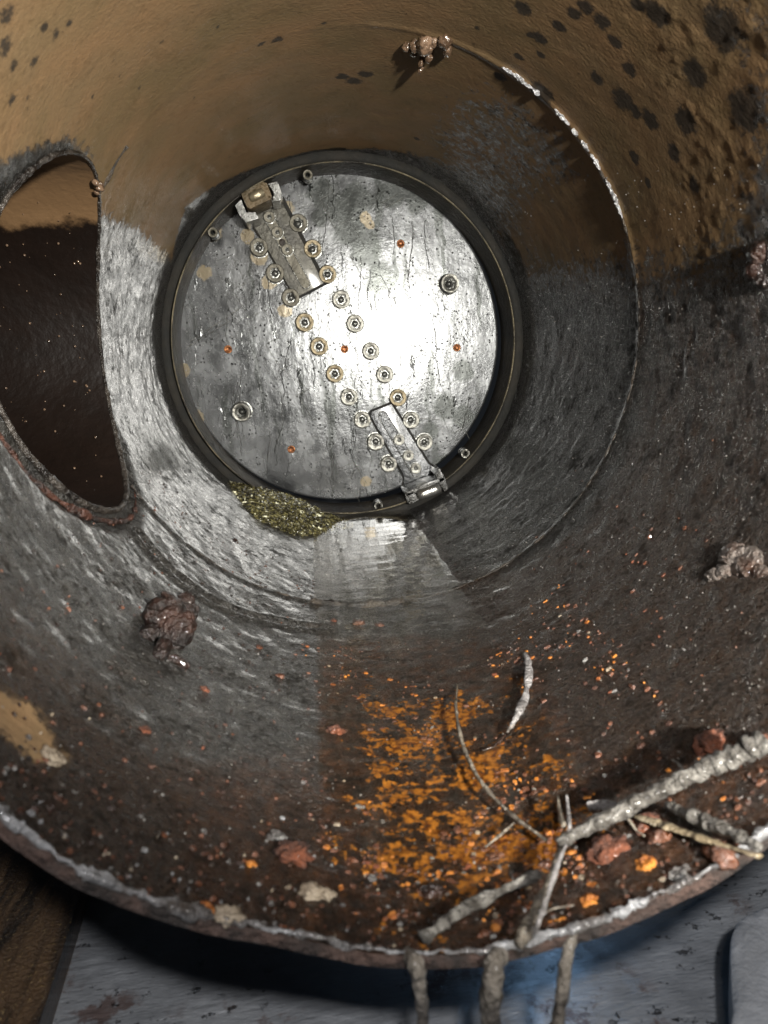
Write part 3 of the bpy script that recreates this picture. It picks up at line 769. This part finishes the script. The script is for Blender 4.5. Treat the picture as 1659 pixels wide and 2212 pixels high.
# upper fork tabs and roller block
M_tab = simple('bright_tab', (.13, .13, .12), (.26, .26, .25), 12, .25, .7, .02, 25, coat=.4)
for poly in ([(352, 290), (378, 262), (400, 320), (440, 318), (455, 345), (400, 365), (372, 335)], [(493, 195), (535, 183), (556, 240), (548, 268), (512, 275), (520, 235)]):
    v_, f_ = prism_px(poly, YB-.03, YB-.235, .006); autosmooth(mesh_obj('fork_tab', v_, f_, M_tab, au), 30)
v_, f_ = prism_px([(375, 238), (395, 228), (470, 185), (490, 190), (512, 250), (508, 266), (420, 305), (402, 300)], YB-.06, YB-.27, .016)
autosmooth(mesh_obj('roller_block', v_, f_, simple('rusty_block', (.06, .045, .024), (.11, .078, .04), 12, .4, .2, .02, 30), au), 40)
A_, B_ = pt(*zx(415, 262), YB-.262), pt(*zx(478, 232), YB-.262)
v_, f_ = tube([A_+(B_-A_)*t_ for t_ in (0, .06, .5, .94, 1)], [.016, .024, .026, .024, .016], 20)
mesh_obj('roller', v_, f_, simple('worn_roller', (.16, .13, .08), (.30, .26, .18), 9, .28, .6, .006, 40), au)
# lower fork and roller
M_fork = simple('wet_black_fork', (.015, .014, .012), (.05, .048, .042), 9, .18, .3, .01, 40, coat=.5)
for poly in ([(1085, 1535), (1120, 1525), (1150, 1560), (1112, 1582), (1095, 1575)], [(1235, 1425), (1262, 1470), (1275, 1515), (1258, 1530), (1240, 1500), (1218, 1455)], [(1085, 1530), (1255, 1462), (1262, 1480), (1095, 1552)]):
    v_, f_ = prism_px(poly, YB-.03, YB-.235, .006); autosmooth(mesh_obj('fork', v_, f_, M_fork, al), 30)
A_, B_ = pt(*zx(1140, 1545), YB-.235), pt(*zx(1240, 1508), YB-.235)
v_, f_ = tube([A_+(B_-A_)*t_ for t_ in (0, .05, .3, .5, .7, .95, 1)], [.020, .030, .032, .032, .032, .030, .020], 24)
mesh_obj('roller', v_, f_, simple('polished_roller', (.45, .44, .42), (.25, .23, .19), 9, .16, .9, .004, 40), al)

# ------------------------------------------------------------------ water lying in the pipe
WZ = math.cos(R(16.3))
g = Vector((math.sin(GT), 0, -math.cos(GT))); side = Vector((math.cos(GT), 0, math.sin(GT)))
def water_material():
    q = N('clear_water'); nt = q.t
    geo = q.n.new('ShaderNodeNewGeometry'); dt = q.n.new('ShaderNodeVectorMath'); dt.operation = 'DOT_PRODUCT'
    q.link(geo.outputs['Incoming'], dt.inputs[0]); q.link(geo.outputs['Normal'], dt.inputs[1])
    cs_ = q.math('ABSOLUTE', dt.outputs['Value']); fres = q.math('ADD', q.math('MULTIPLY', q.math('POWER', q.math('SUBTRACT', 1.0, cs_), 4.4), .98), .02)
    gl = q.n.new('ShaderNodeBsdfGlossy');  gl.inputs['Color'].default_value = (1, 1, 1, 1)
    tr = q.n.new('ShaderNodeBsdfTransparent'); tr.inputs['Color'].default_value = (.985, .96, .92, 1)
    mx = q.n.new('ShaderNodeMixShader')
    rip = q.noise(q.scale(q.obj, (4, 9, 4)), 1, 3, .5); sm = q.noise(q.obj, 55, 3, .5)
    cl = q.noise(q.scale(q.obj, (26, 1.5, 26)), 1, 3, .6); nb_ = q.bump(sm, .00012, 1, q.bump(cl, .0012, 1, q.bump(rip, .0035)))
    q.link(nb_, gl.inputs['Normal'])
    gl.inputs['Roughness'].default_value = .012
    film = q.n.new('ShaderNodeBsdfDiffuse'); film.inputs['Color'].default_value = (.10, .10, .09, 1)
    fm = q.n.new('ShaderNodeMixShader'); q.link(q.ramp(q.noise(q.scale(q.obj, (12, 4, 12)), 1, 6, .7), .45, .75, .0, .10), fm.inputs[0]); q.link(tr.outputs[0], fm.inputs[1]); q.link(film.outputs[0], fm.inputs[2])
    q.link(fres, mx.inputs[0]); q.link(fm.outputs[0], mx.inputs[1]); q.link(gl.outputs[0], mx.inputs[2])
    q.link(mx.outputs[0], q.out.inputs['Surface']); return q.m
M_water = water_material()
V = []; Fq = []; ny, nx_ = 160, 40
for i in range(ny+1):
    y = 1.10+(4.25-1.10)*i/ny
    drop = .03*float(sstep(1.45, 1.08, y))
    for j in range(nx_+1):
        s_ = -1+2*j/nx_; hw = math.sin(R(16.3))*1.02
        p_ = g*(WZ+drop)+side*(s_*hw)
        V.append((p_.x, y, p_.z))
for i in range(ny):
    for j in range(nx_):
        a_ = i*(nx_+1)+j; Fq.append((a_, a_+1, a_+nx_+2, a_+nx_+1))
props(mesh_obj('water', V, Fq, M_water), 'shallow clear water lying along the bottom of the pipe, mirroring the plug', 'water', kind='structure')

# ------------------------------------------------------------------ floor and what lies on it
def floor_material():
    q = N('wet_steel_floor'); o = q.obj
    n1 = q.noise(o, 5, 6, .6); bru = q.noise(q.scale(o, (10, 34, 10)), 1, 5, .65)
    col = q.mix(q.ramp(n1, .3, .7), (.165, .17, .178), (.29, .295, .305))
    pits = q.ramp(q.noise(q.scale(o, (22, 30, 22)), 1, 7, .75), .60, .66)
    pg = q.math('MULTIPLY', pits, q.ramp(q.noise(o, 3.2, 3), .42, .56))
    rust = q.math('MULTIPLY', q.ramp(q.noise(o, 9, 8, .75), .52, .6), q.ramp(q.noise(o, 2.4, 2), .42, .52))
    col = q.mix(q.math('MULTIPLY', pg, .9), col, (.02, .015, .012)); col = q.mix(q.math('MULTIPLY', rust, .7), col, (.07, .028, .015))
    q.set(col=col, metal=.2, rough=q.mixf(bru, .3, .5), nrm=q.bump(q.math('ADD', bru, q.math('MULTIPLY', pg, -2.0)), .010), cn=q.bump(q.noise(q.scale(o, (16, 12, 16)), 1, 7, .75, 1.0), .0035), coat=.9, crough=.05)
    return q.m
FD = 1.47                                   # depth of the floor below the axis
def fpt(px, py, h=0.0):                     # point on the level floor, h above it
    v = ray(px, py); t_ = ((FD-h)-EYE.dot(g))/v.dot(g); return EYE+v*t_
e1 = side
V = []; Fq = []
cor = [(-6, -2), (6, -2), (6, 8), (-6, 8)]
mesh_obj('floor', [g*FD+side*a_+Vector((0, b_, 0)) for a_, b_ in cor], [(0, 1, 2, 3)], floor_material())
props(bpy.data.objects['floor'], 'wet grey steel plate floor under the pipe mouth', 'floor', kind='structure')

def wood_material():
    q = N('weathered_timber'); o = q.scale(q.obj, (1, 1, 1))
    gr = q.noise(q.scale(o, (16, 2.2, 16)), 1, 8, .7, .4); sp = q.noise(o, 90, 4, .7)
    col = q.mix(q.ramp(gr, .4, .62), (.014, .008, .004), (.13, .075, .036)); col = q.mix(q.ramp(sp, .60, .66, 0, .8), col, (.38, .26, .11))
    q.set(col=col, rough=.35, nrm=q.bump(q.math('ADD', gr, sp), .02), coat=.3); return q.m
tk = .07
c0, c1, c2, c3 = fpt(165, 1955, tk), fpt(78, 2230, tk), fpt(-420, 2230, tk), fpt(-420, 1700, tk)
c0b = c0+(c0-c1)*.9; c3b = c3+(c0-c1)*.5
top = [c0b, c1, c2, c3b]; nU, nV = 40, 30; V = []; Fq = []
for i in range(nU+1):
    for j in range(nV+1):
        a_, b_ = i/nU, j/nV
        p_ = top[0]*(1-a_)*(1-b_)+top[1]*a_*(1-b_)+top[2]*a_*b_+top[3]*(1-a_)*b_
        V.append(p_-g*(.006*float(fbm(p_.x*9, p_.y*3, 0, 71))))
for i in range(nU):
    for j in range(nV): a_ = i*(nV+1)+j; Fq.append((a_, a_+nV+1, a_+nV+2, a_+1))
o_ = len(V)
edge = [i*(nV+1) for i in range(nU+1)]
for k_ in edge: V.append(Vector(V[k_])+g*tk)
for i in range(nU): Fq.append((edge[i], edge[i+1], o_+i+1, o_+i))
props(mesh_obj('timber_block', V, Fq, wood_material(), origin=c1), 'rough brown timber block under the left side of the pipe mouth', 'timber block')

# pale slab at lower right
pl = [(1590, 1995), (1625, 1972), (1700, 1950), (1860, 1960), (1860, 2260), (1600, 2260), (1582, 2180), (1576, 2090), (1578, 2030)]
P = smooth_path([fpt(a_, b_, .12) for a_, b_ in pl]+[fpt(*pl[0], .12)], 60)[:-1]
cen = sum(P, Vector())/len(P); V = []; Fq = []
ringsn = [(1.0, .12), (1.0, .02), (.985, .0), (.95, -.006), (.8, -.010), (.5, -.012), (.2, -.012)]
for s_, d_ in ringsn:
    for i_, p_ in enumerate(P): V.append(cen+(p_-cen)*s_*(1+.01*float(fbm(i_*.4, 0, d_*20, 81)))+g*(d_+.006*float(fbm(p_.x*6*s_, p_.y*6*s_, 0, 82))))
n = len(P)
for k_ in range(len(ringsn)-1):
    for i in range(n): Fq.append((k_*n+i, k_*n+(i+1) % n, (k_+1)*n+(i+1) % n, (k_+1)*n+i))
Fq.append(tuple((len(ringsn)-1)*n+i for i in range(n)))
props(mesh_obj('stone_slab', V, Fq, simple('pale_grey_stone', (.21, .213, .22), (.29, .293, .305), 7, .55, 0, .012, 25), origin=cen), 'pale grey smooth slab with a wavy edge on the floor at the lower right', 'stone slab')

# ------------------------------------------------------------------ debris
hv_, hf_ = ico(1)
q_ = N('clear_beads'); q_.set(col=(.12, .11, .10), rough=.04, coat=1.0, crough=.02); q_clear = q_.m
M_tarlump = simple('wet_rust_clump', (.006, .0035, .0025), (.028, .011, .006), 14, .28, 0, .03, 40, coat=.3)
M_mud = simple('glossy_brown_sludge', (.05, .030, .018), (.14, .09, .058), 9, .12, 0, .015, 30, coat=.8)
M_silver = simple('silvery_lump', (.08, .07, .065), (.26, .25, .235), 22, .3, .3, .04, 45, coat=.5)
M_rustred = simple('red_rust', (.030, .010, .004), (.13, .034, .010), 20, .65, 0, .03, 45, coat=.12)
M_orange = simple('orange_rust', (.18, .05, .008), (.46, .17, .02), 20, .45, 0, .02, 45)
M_pale = simple('pale_flake', (.12, .09, .06), (.27, .22, .16), 20, .4, 0, .02, 45)
M_brownf = simple('dark_rust_flake', (.03, .012, .007), (.11, .040, .018), 25, .3, 0, .02, 45, coat=.3)
def cluster(name, items, mat, label, cat, group=None, amp=.35, sub=4):
    """items: (px, py, r_circ, r_axis, r_in, lift); each lump sits on the wall"""
    parts = []; cs = []
    for k_, (px, py, a_, b_, c_, lf) in enumerate(items):
        t_, y_ = wl(px, py); ct = wp(t_, y_, 1-lf); cs.append(ct)
        parts.append(lump(ct, (a_, b_, c_), seed=k_+len(name), sub=sub, amp=amp, freq=1.7, ax=wall_frame(t_)))
    v_, f_ = join(parts)
    return props(mesh_obj(name, v_, f_, mat, origin=cs[0]), label, cat, group)
cluster('rust_clump', [(345, 1355, .060, .060, .055, .03), (368, 1385, .045, .06, .055, .035), (330, 1340, .03, .035, .03, .02), (385, 1340, .035, .04, .03, .025), (365, 1318, .045, .03, .025, .02),
    (395, 1308, .030, .03, .02, .02), (410, 1325, .02, .025, .018, .015), (345, 1410, .02, .05, .02, .012), (385, 1435, .03, .012, .012, .008), (318, 1375, .02, .03, .02, .01)],
    M_tarlump, 'large dark wet rust clump stuck on the lower left wall below the branch opening', 'rust clump', amp=.45)
cluster('sludge_drip', [(920, 88, .03, .05, .028, .015), (898, 92, .018, .03, .022, .012), (880, 95, .016, .02, .015, .008), (893, 108, .014, .02, .014, .008), (940, 85, .014, .02, .016, .008), (963, 84, .024, .03, .02, .010),
    (968, 104, .014, .025, .015, .010), (928, 112, .014, .022, .02, .016), (913, 120, .010, .020, .018, .02), (912, 130, .012, .016, .02, .024)],
    M_mud, 'glossy brown sludge dripping from the top of the pipe', 'sludge', amp=.4)
cluster('sludge_drip', [(208, 402, .012, .02, .016, .010), (202, 392, .010, .016, .012, .008), (214, 396, .010, .012, .010, .006), (205, 415, .006, .02, .01, .006)],
    M_mud, 'small brown sludge bead on the upper right edge of the branch opening', 'sludge', amp=.4, sub=3)
cluster('silver_lump', [(1588, 1200, .034, .04, .016, .006), (1606, 1222, .030, .05, .014, .005), (1625, 1205, .024, .05, .010, .003), (1568, 1236, .020, .03, .014, .006), (1550, 1243, .020, .025, .012, .006), (1535, 1248, .012, .02, .010, .004), (1578, 1218, .012, .03, .018, .008), (1640, 1232, .016, .04, .008, .002)],
    simple('brown_silver_crust', (.045, .020, .010), (.13, .11, .095), 14, .3, .1, .04, 40, coat=.4), 'silvery crusted lump with orange rust on the middle right wall', 'metal lump', 'crusted lumps on the right wall', .5)
cluster('silver_lump', [(1640, 545, .03, .035, .018, .006), (1630, 585, .028, .04, .018, .006), (1650, 610, .02, .03, .015, .004)],
    M_tarlump, 'dark glistening crusted lump at the upper right edge of the photo', 'metal lump', 'crusted lumps on the right wall', .5)
# grit wedge against the seal
def grit_material():
    q = N('glittering_grit'); o = q.obj
    v = q.n.new('ShaderNodeTexVoronoi'); v.inputs['Scale'].default_value = 55; q.link(o, v.inputs['Vector'])
    sep = q.n.new('ShaderNodeSeparateColor'); q.link(v.outputs['Color'], sep.inputs[0]); r_ = sep.outputs[0]
    col = q.mix(q.ramp(r_, .3, .95), (.025, .021, .008), (.17, .15, .06)); col = q.mix(q.ramp(r_, .93, .96), col, (.7, .68, .48))
    q.set(col=col, rough=q.mixf(sep.outputs[1], .1, .5), nrm=q.bump(v.outputs['Distance'], .02), coat=.6, crough=.1); return q.m
outl_top = [(492, 1040), (560, 1053), (620, 1068), (665, 1085), (700, 1105), (745, 1120), (765, 1135)]
outl_bot = [(492, 1045), (520, 1085), (560, 1125), (610, 1148), (650, 1158), (700, 1152), (765, 1138)]
a_top = smooth_path([(*p, 0) for p in outl_top], 70); a_bot = smooth_path([(*p, 0) for p in outl_bot], 70)
V = []; Fq = []; nk = 24
for i in range(70):
    ta, tb = a_top[i], a_bot[i]
    pb = wall_hit(tb.x, tb.y, 1.0); base_top = wl(ta.x, ta.y)
    yb = 4.26
    pa = pt(ta.x, ta.y, min(4.22, max(base_top[1], 4.0)))
    ra = math.hypot(pa.x, pa.z)
    for j in range(nk+1):
        s_ = j/nk; p_ = pb*(1-s_)+pa*s_
        t_ = math.atan2(p_.x, -p_.z); rr_ = math.hypot(p_.x, p_.z)
        rr_ = min(1.0, rr_)-.03*math.sin(math.pi*s_)*(math.sin(math.pi*i/69))-.012*float(fbm(i*.5, j*.5, 0, 91))*math.sin(math.pi*i/69)
        V.append(wp(t_, p_.y, rr_))
    V.append(wp(math.atan2(pa.x, -pa.z), pa.y+.03, 1.0))
kk = nk+2
for i in range(69):
    for j in range(kk-1): a_ = i*kk+j; Fq.append((a_, a_+kk, a_+kk+1, a_+1))
Vg, Fg = [tuple(v) for v in V], Fq
parts = [(Vg, Fg)]; iv, if_ = ico(1)
for i in range(3200):
    a_ = random.randrange(2, 68); b_ = random.randrange(0, nk); v0 = Vector(Vg[a_*kk+b_]); v1 = Vector(Vg[(a_+1 if a_ < 68 else a_)*kk+b_+1])
    c_ = v0+(v1-v0)*random.random()+Vector((random.uniform(-1, 1), random.uniform(-1, 1), random.uniform(-1, 1)))*.006
    r_ = random.uniform(.0025, .006); parts.append((iv*r_*np.array([random.uniform(.6, 1.3) for _ in range(3)])+np.array(c_), if_))
v_, f_ = join(parts)
mesh_o = mesh_obj('grit_wedge', v_, f_, grit_material(), smooth=False, origin=wall_hit(620, 1110))
props(mesh_o, 'glittering olive yellow grit packed against the lower left edge of the plug', 'grit')

# twigs and fibres near the mouth
M_twig = simple('silvery_twig', (.22, .205, .18), (.045, .038, .03), 24, .5, .0, .06, 55, coat=.15)
M_twigt = simple('tan_peeled_twig', (.24, .185, .11), (.11, .088, .058), 14, .4, 0, .015, 30, coat=.2)
M_strip = simple('pale_dry_strip', (.34, .32, .31), (.09, .08, .075), 22, .4, .1, .03, 70)
M_wire = simple('thin_grey_root', (.20, .17, .13), (.05, .04, .03), 30, .3, .1, .02, 60, coat=.3)
def twig(pts, radii, mat, label, cat, group, lift=.03, bump=.3, flat=1.0, n=70, name='twig', seed=1):
    P = []
    for q_ in pts:
        px, py = q_[0], q_[1]; lf = q_[2] if len(q_) > 2 else lift
        P.append(wall_hit(px, py, 1-lf))
    path = smooth_path(P, n)
    rs = np.interp(np.linspace(0, 1, n), np.linspace(0, 1, len(radii)), radii)*.80*(1+.25*vnoise(np.arange(n)*.21, 0*np.arange(n), seed, 5))
    path = [p+Vector((random.uniform(-1, 1), random.uniform(-1, 1), random.uniform(-1, 1)))*r_*.06 for p, r_ in zip(path, rs)]
    v_, f_ = tube(path, list(rs), 10, bump, seed, flat)
    return props(mesh_obj(name, v_, f_, mat, origin=path[0]), label, cat, group)
G1 = 'twigs lying in the pipe mouth'
twig([(1205, 1822, .05), (1290, 1778), (1400, 1722), (1480, 1680), (1570, 1640), (1650, 1605)], [.013, .016, .017, .019, .021, .024], M_twig, 'thick silvery grey twig running up to the right across the pipe mouth', 'twig', G1, .06, .28, n=110, seed=2)
twig([(1372, 1762, .03), (1440, 1785), (1530, 1815), (1640, 1850)], [.009, .018, .017, .014], M_twigt, 'tan peeled twig below the silvery twigs at the lower right', 'twig', G1, .02, .12, .35, seed=3)
twig([(1440, 1738, .03), (1500, 1765), (1560, 1788), (1640, 1830)], [.010, .014, .013, .010], M_twig, 'short silver twig lying beside the tan peeled twig', 'twig', G1, .04, .3, seed=4)
twig([(1270, 1742, .04), (1300, 1738), (1345, 1745), (1372, 1752)], [.010, .014, .012, .006], M_strip, 'stubby pale twig end poking out left of the thick silvery twig', 'twig', G1, .04, .2, n=30, seed=5)
twig([(1215, 1800, .05), (1205, 1850), (1180, 1920), (1150, 1990), (1120, 2040)], [.006, .009, .011, .013, .014], M_wire, 'dark grey stem running down from the twig fork to the rim', 'twig', G1, .04, .3, seed=6)
twig([(1222, 1825, .05), (1200, 1880), (1178, 1950), (1155, 2015)], [.004, .006, .006, .005], M_strip, 'slim white stem beside the dark stem above the rim', 'twig', G1, .06, .3, seed=7)
twig([(1218, 1785, .06), (1210, 1755), (1205, 1720)], [.006, .007, .003], M_wire, 'short brown twig stub standing above the fork', 'twig', G1, .05, .3, n=20, seed=8)
twig([(1230, 1795, .06), (1228, 1760), (1224, 1718)], [.004, .005, .003], M_strip, 'short white twig stub standing beside the brown stub', 'twig', G1, .06, .3, n=20, seed=9)
twig([(915, 2025, .02), (985, 1975), (1060, 1935), (1150, 1895), (1170, 1890)], [.012, .013, .011, .010, .004], M_twig, 'blurred grey brown twig lying flat just inside the rim', 'twig', G1, .02, .35, seed=10)
twig([(988, 1478, .004), (985, 1530), (1000, 1610), (1040, 1690), (1100, 1755), (1180, 1815)], [.003, .005, .0055, .0055, .0055, .004], M_wire, 'long thin curved root arching over the rust bed', 'root', 'thin roots over the rust bed', .035, .2, n=110, name='root', seed=11)
twig([(1118, 1770, .025), (1085, 1800), (1048, 1830)], [.003, .004, .003], M_wire, 'short thin root crossing the long curved root near its end', 'root', 'thin roots over the rust bed', .02, .2, n=30, name='root', seed=12)
twig([(1134, 1410, .004), (1143, 1450), (1132, 1510), (1112, 1555), (1096, 1582)], [.010, .012, .013, .010, .004], M_strip, 'pale flaky curved strip standing on the rust bed', 'strip', 'pale strips on the rust bed', .02, .45, .6, n=60, name='peeled_strip', seed=13)
twig([(1092, 1586, .006), (1070, 1610), (1040, 1622)], [.004, .004, .003], M_tarlump, 'thin black strand trailing from the pale flaky strip', 'strip', 'pale strips on the rust bed', .006, .2, n=24, name='peeled_strip', seed=14)
twig([(1345, 1752, .055), (1372, 1790), (1392, 1806)], [.005, .004, .002], M_wire, 'small dark side shoot under the thick silvery twig', 'twig', G1, .03, .3, n=20, seed=31)
twig([(1480, 1680, .06), (1470, 1655), (1452, 1640)], [.006, .004, .002], M_twig, 'small silvery side shoot on top of the thick twig', 'twig', G1, .05, .3, n=20, seed=32)
twig([(1150, 1992, .04), (1190, 1965), (1240, 1955)], [.003, .0025, .0015], M_wire, 'hair thin root lying across the rim beside the stems', 'root', 'thin roots over the rust bed', .03, .3, n=24, name='root', seed=33)
# strands hanging over the rim, in front of the shadow
M_hang = simple('muddy_strand', (.045, .036, .028), (.19, .165, .135), 9, .35, 0, .06, 30, coat=.3)
def hang(pts, radii, mat, label, seed):
    P = smooth_path([pt(a_, b_, y_) for a_, b_, y_ in pts], 50)
    rs = np.interp(np.linspace(0, 1, 50), np.linspace(0, 1, len(radii)), radii)
    v_, f_ = tube(P, list(rs), 10, .3, seed)
    props(mesh_obj('hanging_strand', v_, f_, mat, origin=P[0]), label, 'strand', 'strands hanging over the rim')
hang([(880, 2060, 1.0), (897, 2082, .965), (905, 2130, .955), (912, 2190, .955), (912, 2260, .95)], [.010, .013, .011, .009, .008], M_hang, 'leftmost mud coated strand hanging over the pipe rim', 21)
hang([(1090, 2045, 1.01), (1070, 2080, .97), (1062, 2140, .955), (1060, 2200, .95), (1060, 2260, .95)], [.010, .016, .018, .015, .013], M_hang, 'middle thick grey strand hanging over the pipe rim', 22)
hang([(1245, 2000, 1.01), (1228, 2050, .99), (1218, 2120, .97), (1205, 2200, .95), (1190, 2260, .94)], [.006, .010, .011, .010, .008], M_hang, 'rightmost slanting strand hanging over the pipe rim', 23)

# individual rust stones
ST = [(727, 1583, .022, M_rustred, 'red rust nodule at the left edge of the water'), (633, 1850, .030, M_rustred, 'largest wet pink rust nodule left of the rust bed'), (598, 1812, .016, M_silver, 'small grey stone just above the wet pink nodule'),
    (1310, 1845, .034, M_rustred, 'broad red rust crust below the thick twig'), (1400, 1785, .026, M_rustred, 'dark red nodule tucked under the tan twig'), (1425, 1810, .022, M_brownf, 'brown nodule right of the dark red one under the tan twig'),
    (1535, 1610, .032, M_rustred, 'red brown crust just above the thick twig at the right'), (1640, 1615, .024, M_rustred, 'pink crust at the right end of the thick twig'), (1560, 1845, .028, M_brownf, 'brown rust stone between the tan twig and the rim'),
    (540, 1868, .010, M_orange, 'tiny bright yellow orange pebble left of the pink nodule'), (700, 1935, .018, M_pale, 'cream flake near the rim below the pink nodule'), (672, 1932, .020, M_pale, 'cream flake leftmost of the pair above the rim'),
    (495, 1985, .022, M_pale, 'cream flake resting on the rim at the lower left'), (445, 1970, .014, M_orange, 'yellow flake beside the cream flake on the rim'), (1465, 1892, .014, M_silver, 'oval silvery pebble above the right part of the rim'),
    (1395, 1870, .016, M_orange, 'curled orange flake below the red crust'), (1275, 1950, .014, M_orange, 'yellow orange flake on the rim right of the stems'), (110, 1640, .020, M_pale, 'pinkish flake in the tan patch at the left edge'),
    (312, 1578, .010, M_rustred, 'tiny rust nodule on the lower left wall'), (442, 1492, .012, M_rustred, 'small pale pink flake below the dark rust clump'), (1180, 1870, .012, M_brownf, 'small dark stone beside the stems'),
    (935, 1930, .020, M_tarlump, 'black round clot in the rust bed near the rim'), (605, 1462, .012, M_brownf, 'brown flake on the grey wall left of the water'), (560, 1400, .010, M_brownf, 'small brown flake below the weld left of the water'),
    (775, 1348, .020, M_brownf, 'brown rust stone on the weld at the water edge'), (820, 1352, .014, M_brownf, 'smaller brown stone to the right on the weld'), (720, 1342, .012, M_rustred, 'red brown pebble at the left end of the weld in the water'), (507, 1167, .010, M_tarlump, 'single black dot of rust on the grey wall under the grit')]
for k_, (px, py, r_, m_, lab) in enumerate(ST):
    t_, y_ = wl(px, py); c_ = wp(t_, y_, 1-r_*.25)
    v_, f_ = lump(c_, (r_, r_*random.uniform(.6, 1.0), r_*.55), k_+100, 4, .75, 2.0, wall_frame(t_))
    props(mesh_obj('rust_nodule' if m_ in (M_rustred, M_brownf, M_tarlump) else 'loose_flake', v_, f_, m_, origin=c_), lab, 'rust nodule' if m_ in (M_rustred, M_brownf, M_tarlump) else 'flake', 'loose nodules and flakes in the pipe')

# rust flake scatter (stuff): flat angular chips
def flakes(name, n, sampler, size, mats, wts, label, cat, h=.35):
    V = []; Fc = []; mt = []; k_ = 0; tries = 0
    while k_ < n and tries < n*12:
        tries += 1; q_ = sampler()
        if q_ is None: continue
        t_, y_ = q_; k_ += 1
        fr = wall_frame(t_); c_ = np.array(wp(t_, y_, 1.0)); r_ = size()*1.0; m_ = random.choices(range(len(mats)), wts)[0]
        kk_ = random.choice((4, 5, 6)); ph = random.uniform(0, 6.28); el = random.uniform(.4, 1); tilt = random.uniform(-.3, .3)
        base = []
        for j in range(kk_):
            a_ = ph+2*math.pi*j/kk_; x_, z_ = r_*math.cos(a_)*random.uniform(.6, 1.2), r_*el*math.sin(a_)*random.uniform(.6, 1.2)
            base.append((x_, z_))
        o = len(V)
        for x_, z_ in base: V.append(c_+fr @ np.array((x_*1.1, z_*1.1, -.002)))
        for x_, z_ in base: V.append(c_+fr @ np.array((x_*.8, z_*.8, r_*h*(1+tilt*x_/r_)+.001)))
        V.append(c_+fr @ np.array((0, 0, r_*h*1.3)))
        for j in range(kk_):
            j2 = (j+1) % kk_; Fc.append((o+j, o+j2, o+kk_+j2, o+kk_+j)); Fc.append((o+kk_+j, o+kk_+j2, o+2*kk_)); mt += [m_, m_]
    props(mesh_obj(name, V, Fc, mats, None, False, mt), label, cat, kind='stuff')
def in_hole(t_, y_): return math.sin(t_) < 0 and math.hypot(y_-HOLE_Y, -math.cos(t_)-HOLE_Z) < HOLE_R+.04
def s_bed():
    t_ = R(random.uniform(-14, 36)); y_ = random.uniform(.98, 2.3)**1.0
    if y_ < rim_y(t_)+.02: return None
    if random.random() > (1 if R(-8) < t_ < R(24) else .35): return None
    if random.random() < (y_-1.2)/1.3: return None
    if float(fbm(t_*5, y_*5, 0, 55)) < .02+random.uniform(-.1, .15): return None
    return t_, y_
flakes('rust_flakes', 1150, s_bed, lambda: random.choice((.002, .003, .004, .006, .009))*random.uniform(.7, 1.2), [M_orange, M_rustred, M_brownf, M_pale, M_silver], [5, 1.5, 12, .5, 1], 'bright orange and brown rust flakes covering the bottom of the pipe mouth', 'rust flakes')
def s_right():
    px, py = random.gauss(1330, 190), random.gauss(1350, 170)
    py = py-(px-1330)*.45
    if px > 1640: return None
    return wl(px, py)
flakes('rust_chips', 170, s_right, lambda: random.choice((.002, .003, .004, .008))*random.uniform(.7, 1.2), [M_orange, M_rustred, M_brownf, M_silver], [1, 4, 12, 1], 'scattered red rust chips in a band across the lower right wall', 'rust chips')
def s_left():
    t_ = R(random.uniform(-60, -10)); y_ = random.uniform(1.05, 3.2)
    if in_hole(t_, y_): return None
    if y_ < rim_y(t_)+.02: return None
    if random.random() < .5 and y_ > 1.6: return None
    return t_, y_
flakes('dark_specks', 650, s_left, lambda: random.choice((.0025, .003, .004, .006))*random.uniform(.7, 1.2), [M_brownf, M_tarlump, M_silver, M_rustred], [5, 12, .4, .4], 'dark specks and grains spread over the lower left wall', 'specks')
def s_rimr():
    t_ = R(random.uniform(-45, 48)); y_ = float(rim_y(t_))+abs(random.gauss(0, .14))+.01
    return t_, y_
flakes('pale_grains', 600, s_rimr, lambda: random.choice((.002, .003, .004, .006))*random.uniform(.7, 1.2), [M_silver, M_pale, M_brownf, M_burr], [3, 1, 9, 2], 'wet grey and brown grains crusting the inside of the rim', 'grains', .6)
# beads of water clinging to the wall
parts = []; k_ = 0
while k_ < 1300:
    px, py = random.uniform(0, 1659), random.uniform(350, 2000)
    t_, y_ = wl(px, py)
    if y_ > 4.0 or in_hole(t_, y_) or y_ < rim_y(t_)+.01: continue
    if py < 560 and px < 1050: continue
    if px < 700 and random.random() < .5: continue
    k_ += 1; r_ = random.choice((.0012, .0016, .0022, .0032))*random.uniform(.4, .9)*(.6+.25*y_)
    c_ = np.array(wp(t_, y_, .996-.004*random.random())); parts.append((hv_*r_+c_, hf_) if k_ % 3 else (hv_*r_*np.array((1, 1.3, .8))+c_, hf_))
v_, f_ = join(parts); props(mesh_obj('water_beads', v_, f_, q_clear, pipe), kind='stuff')
# drops in the branch pipe
parts = []
for i in range(130):
    ph = random.gauss(0, .6); s_ = random.uniform(.05, .6)
    cy_, cz_ = HOLE_Y+HOLE_R*.985*math.cos(ph), HOLE_Z+HOLE_R*.985*math.sin(ph)
    x_ = -math.sqrt(max(0, 1-cz_*cz_))-s_; r_ = random.choice((.0018, .0025, .0045))
    parts.append((hv*r_+np.array((x_, cy_, cz_)), hf))
v_, f_ = join(parts); props(mesh_obj('branch_droplets', v_, f_, M_mud, pipe), kind='stuff')
for m_ in list(bpy.data.meshes):
    if m_.users == 0: bpy.data.meshes.remove(m_)
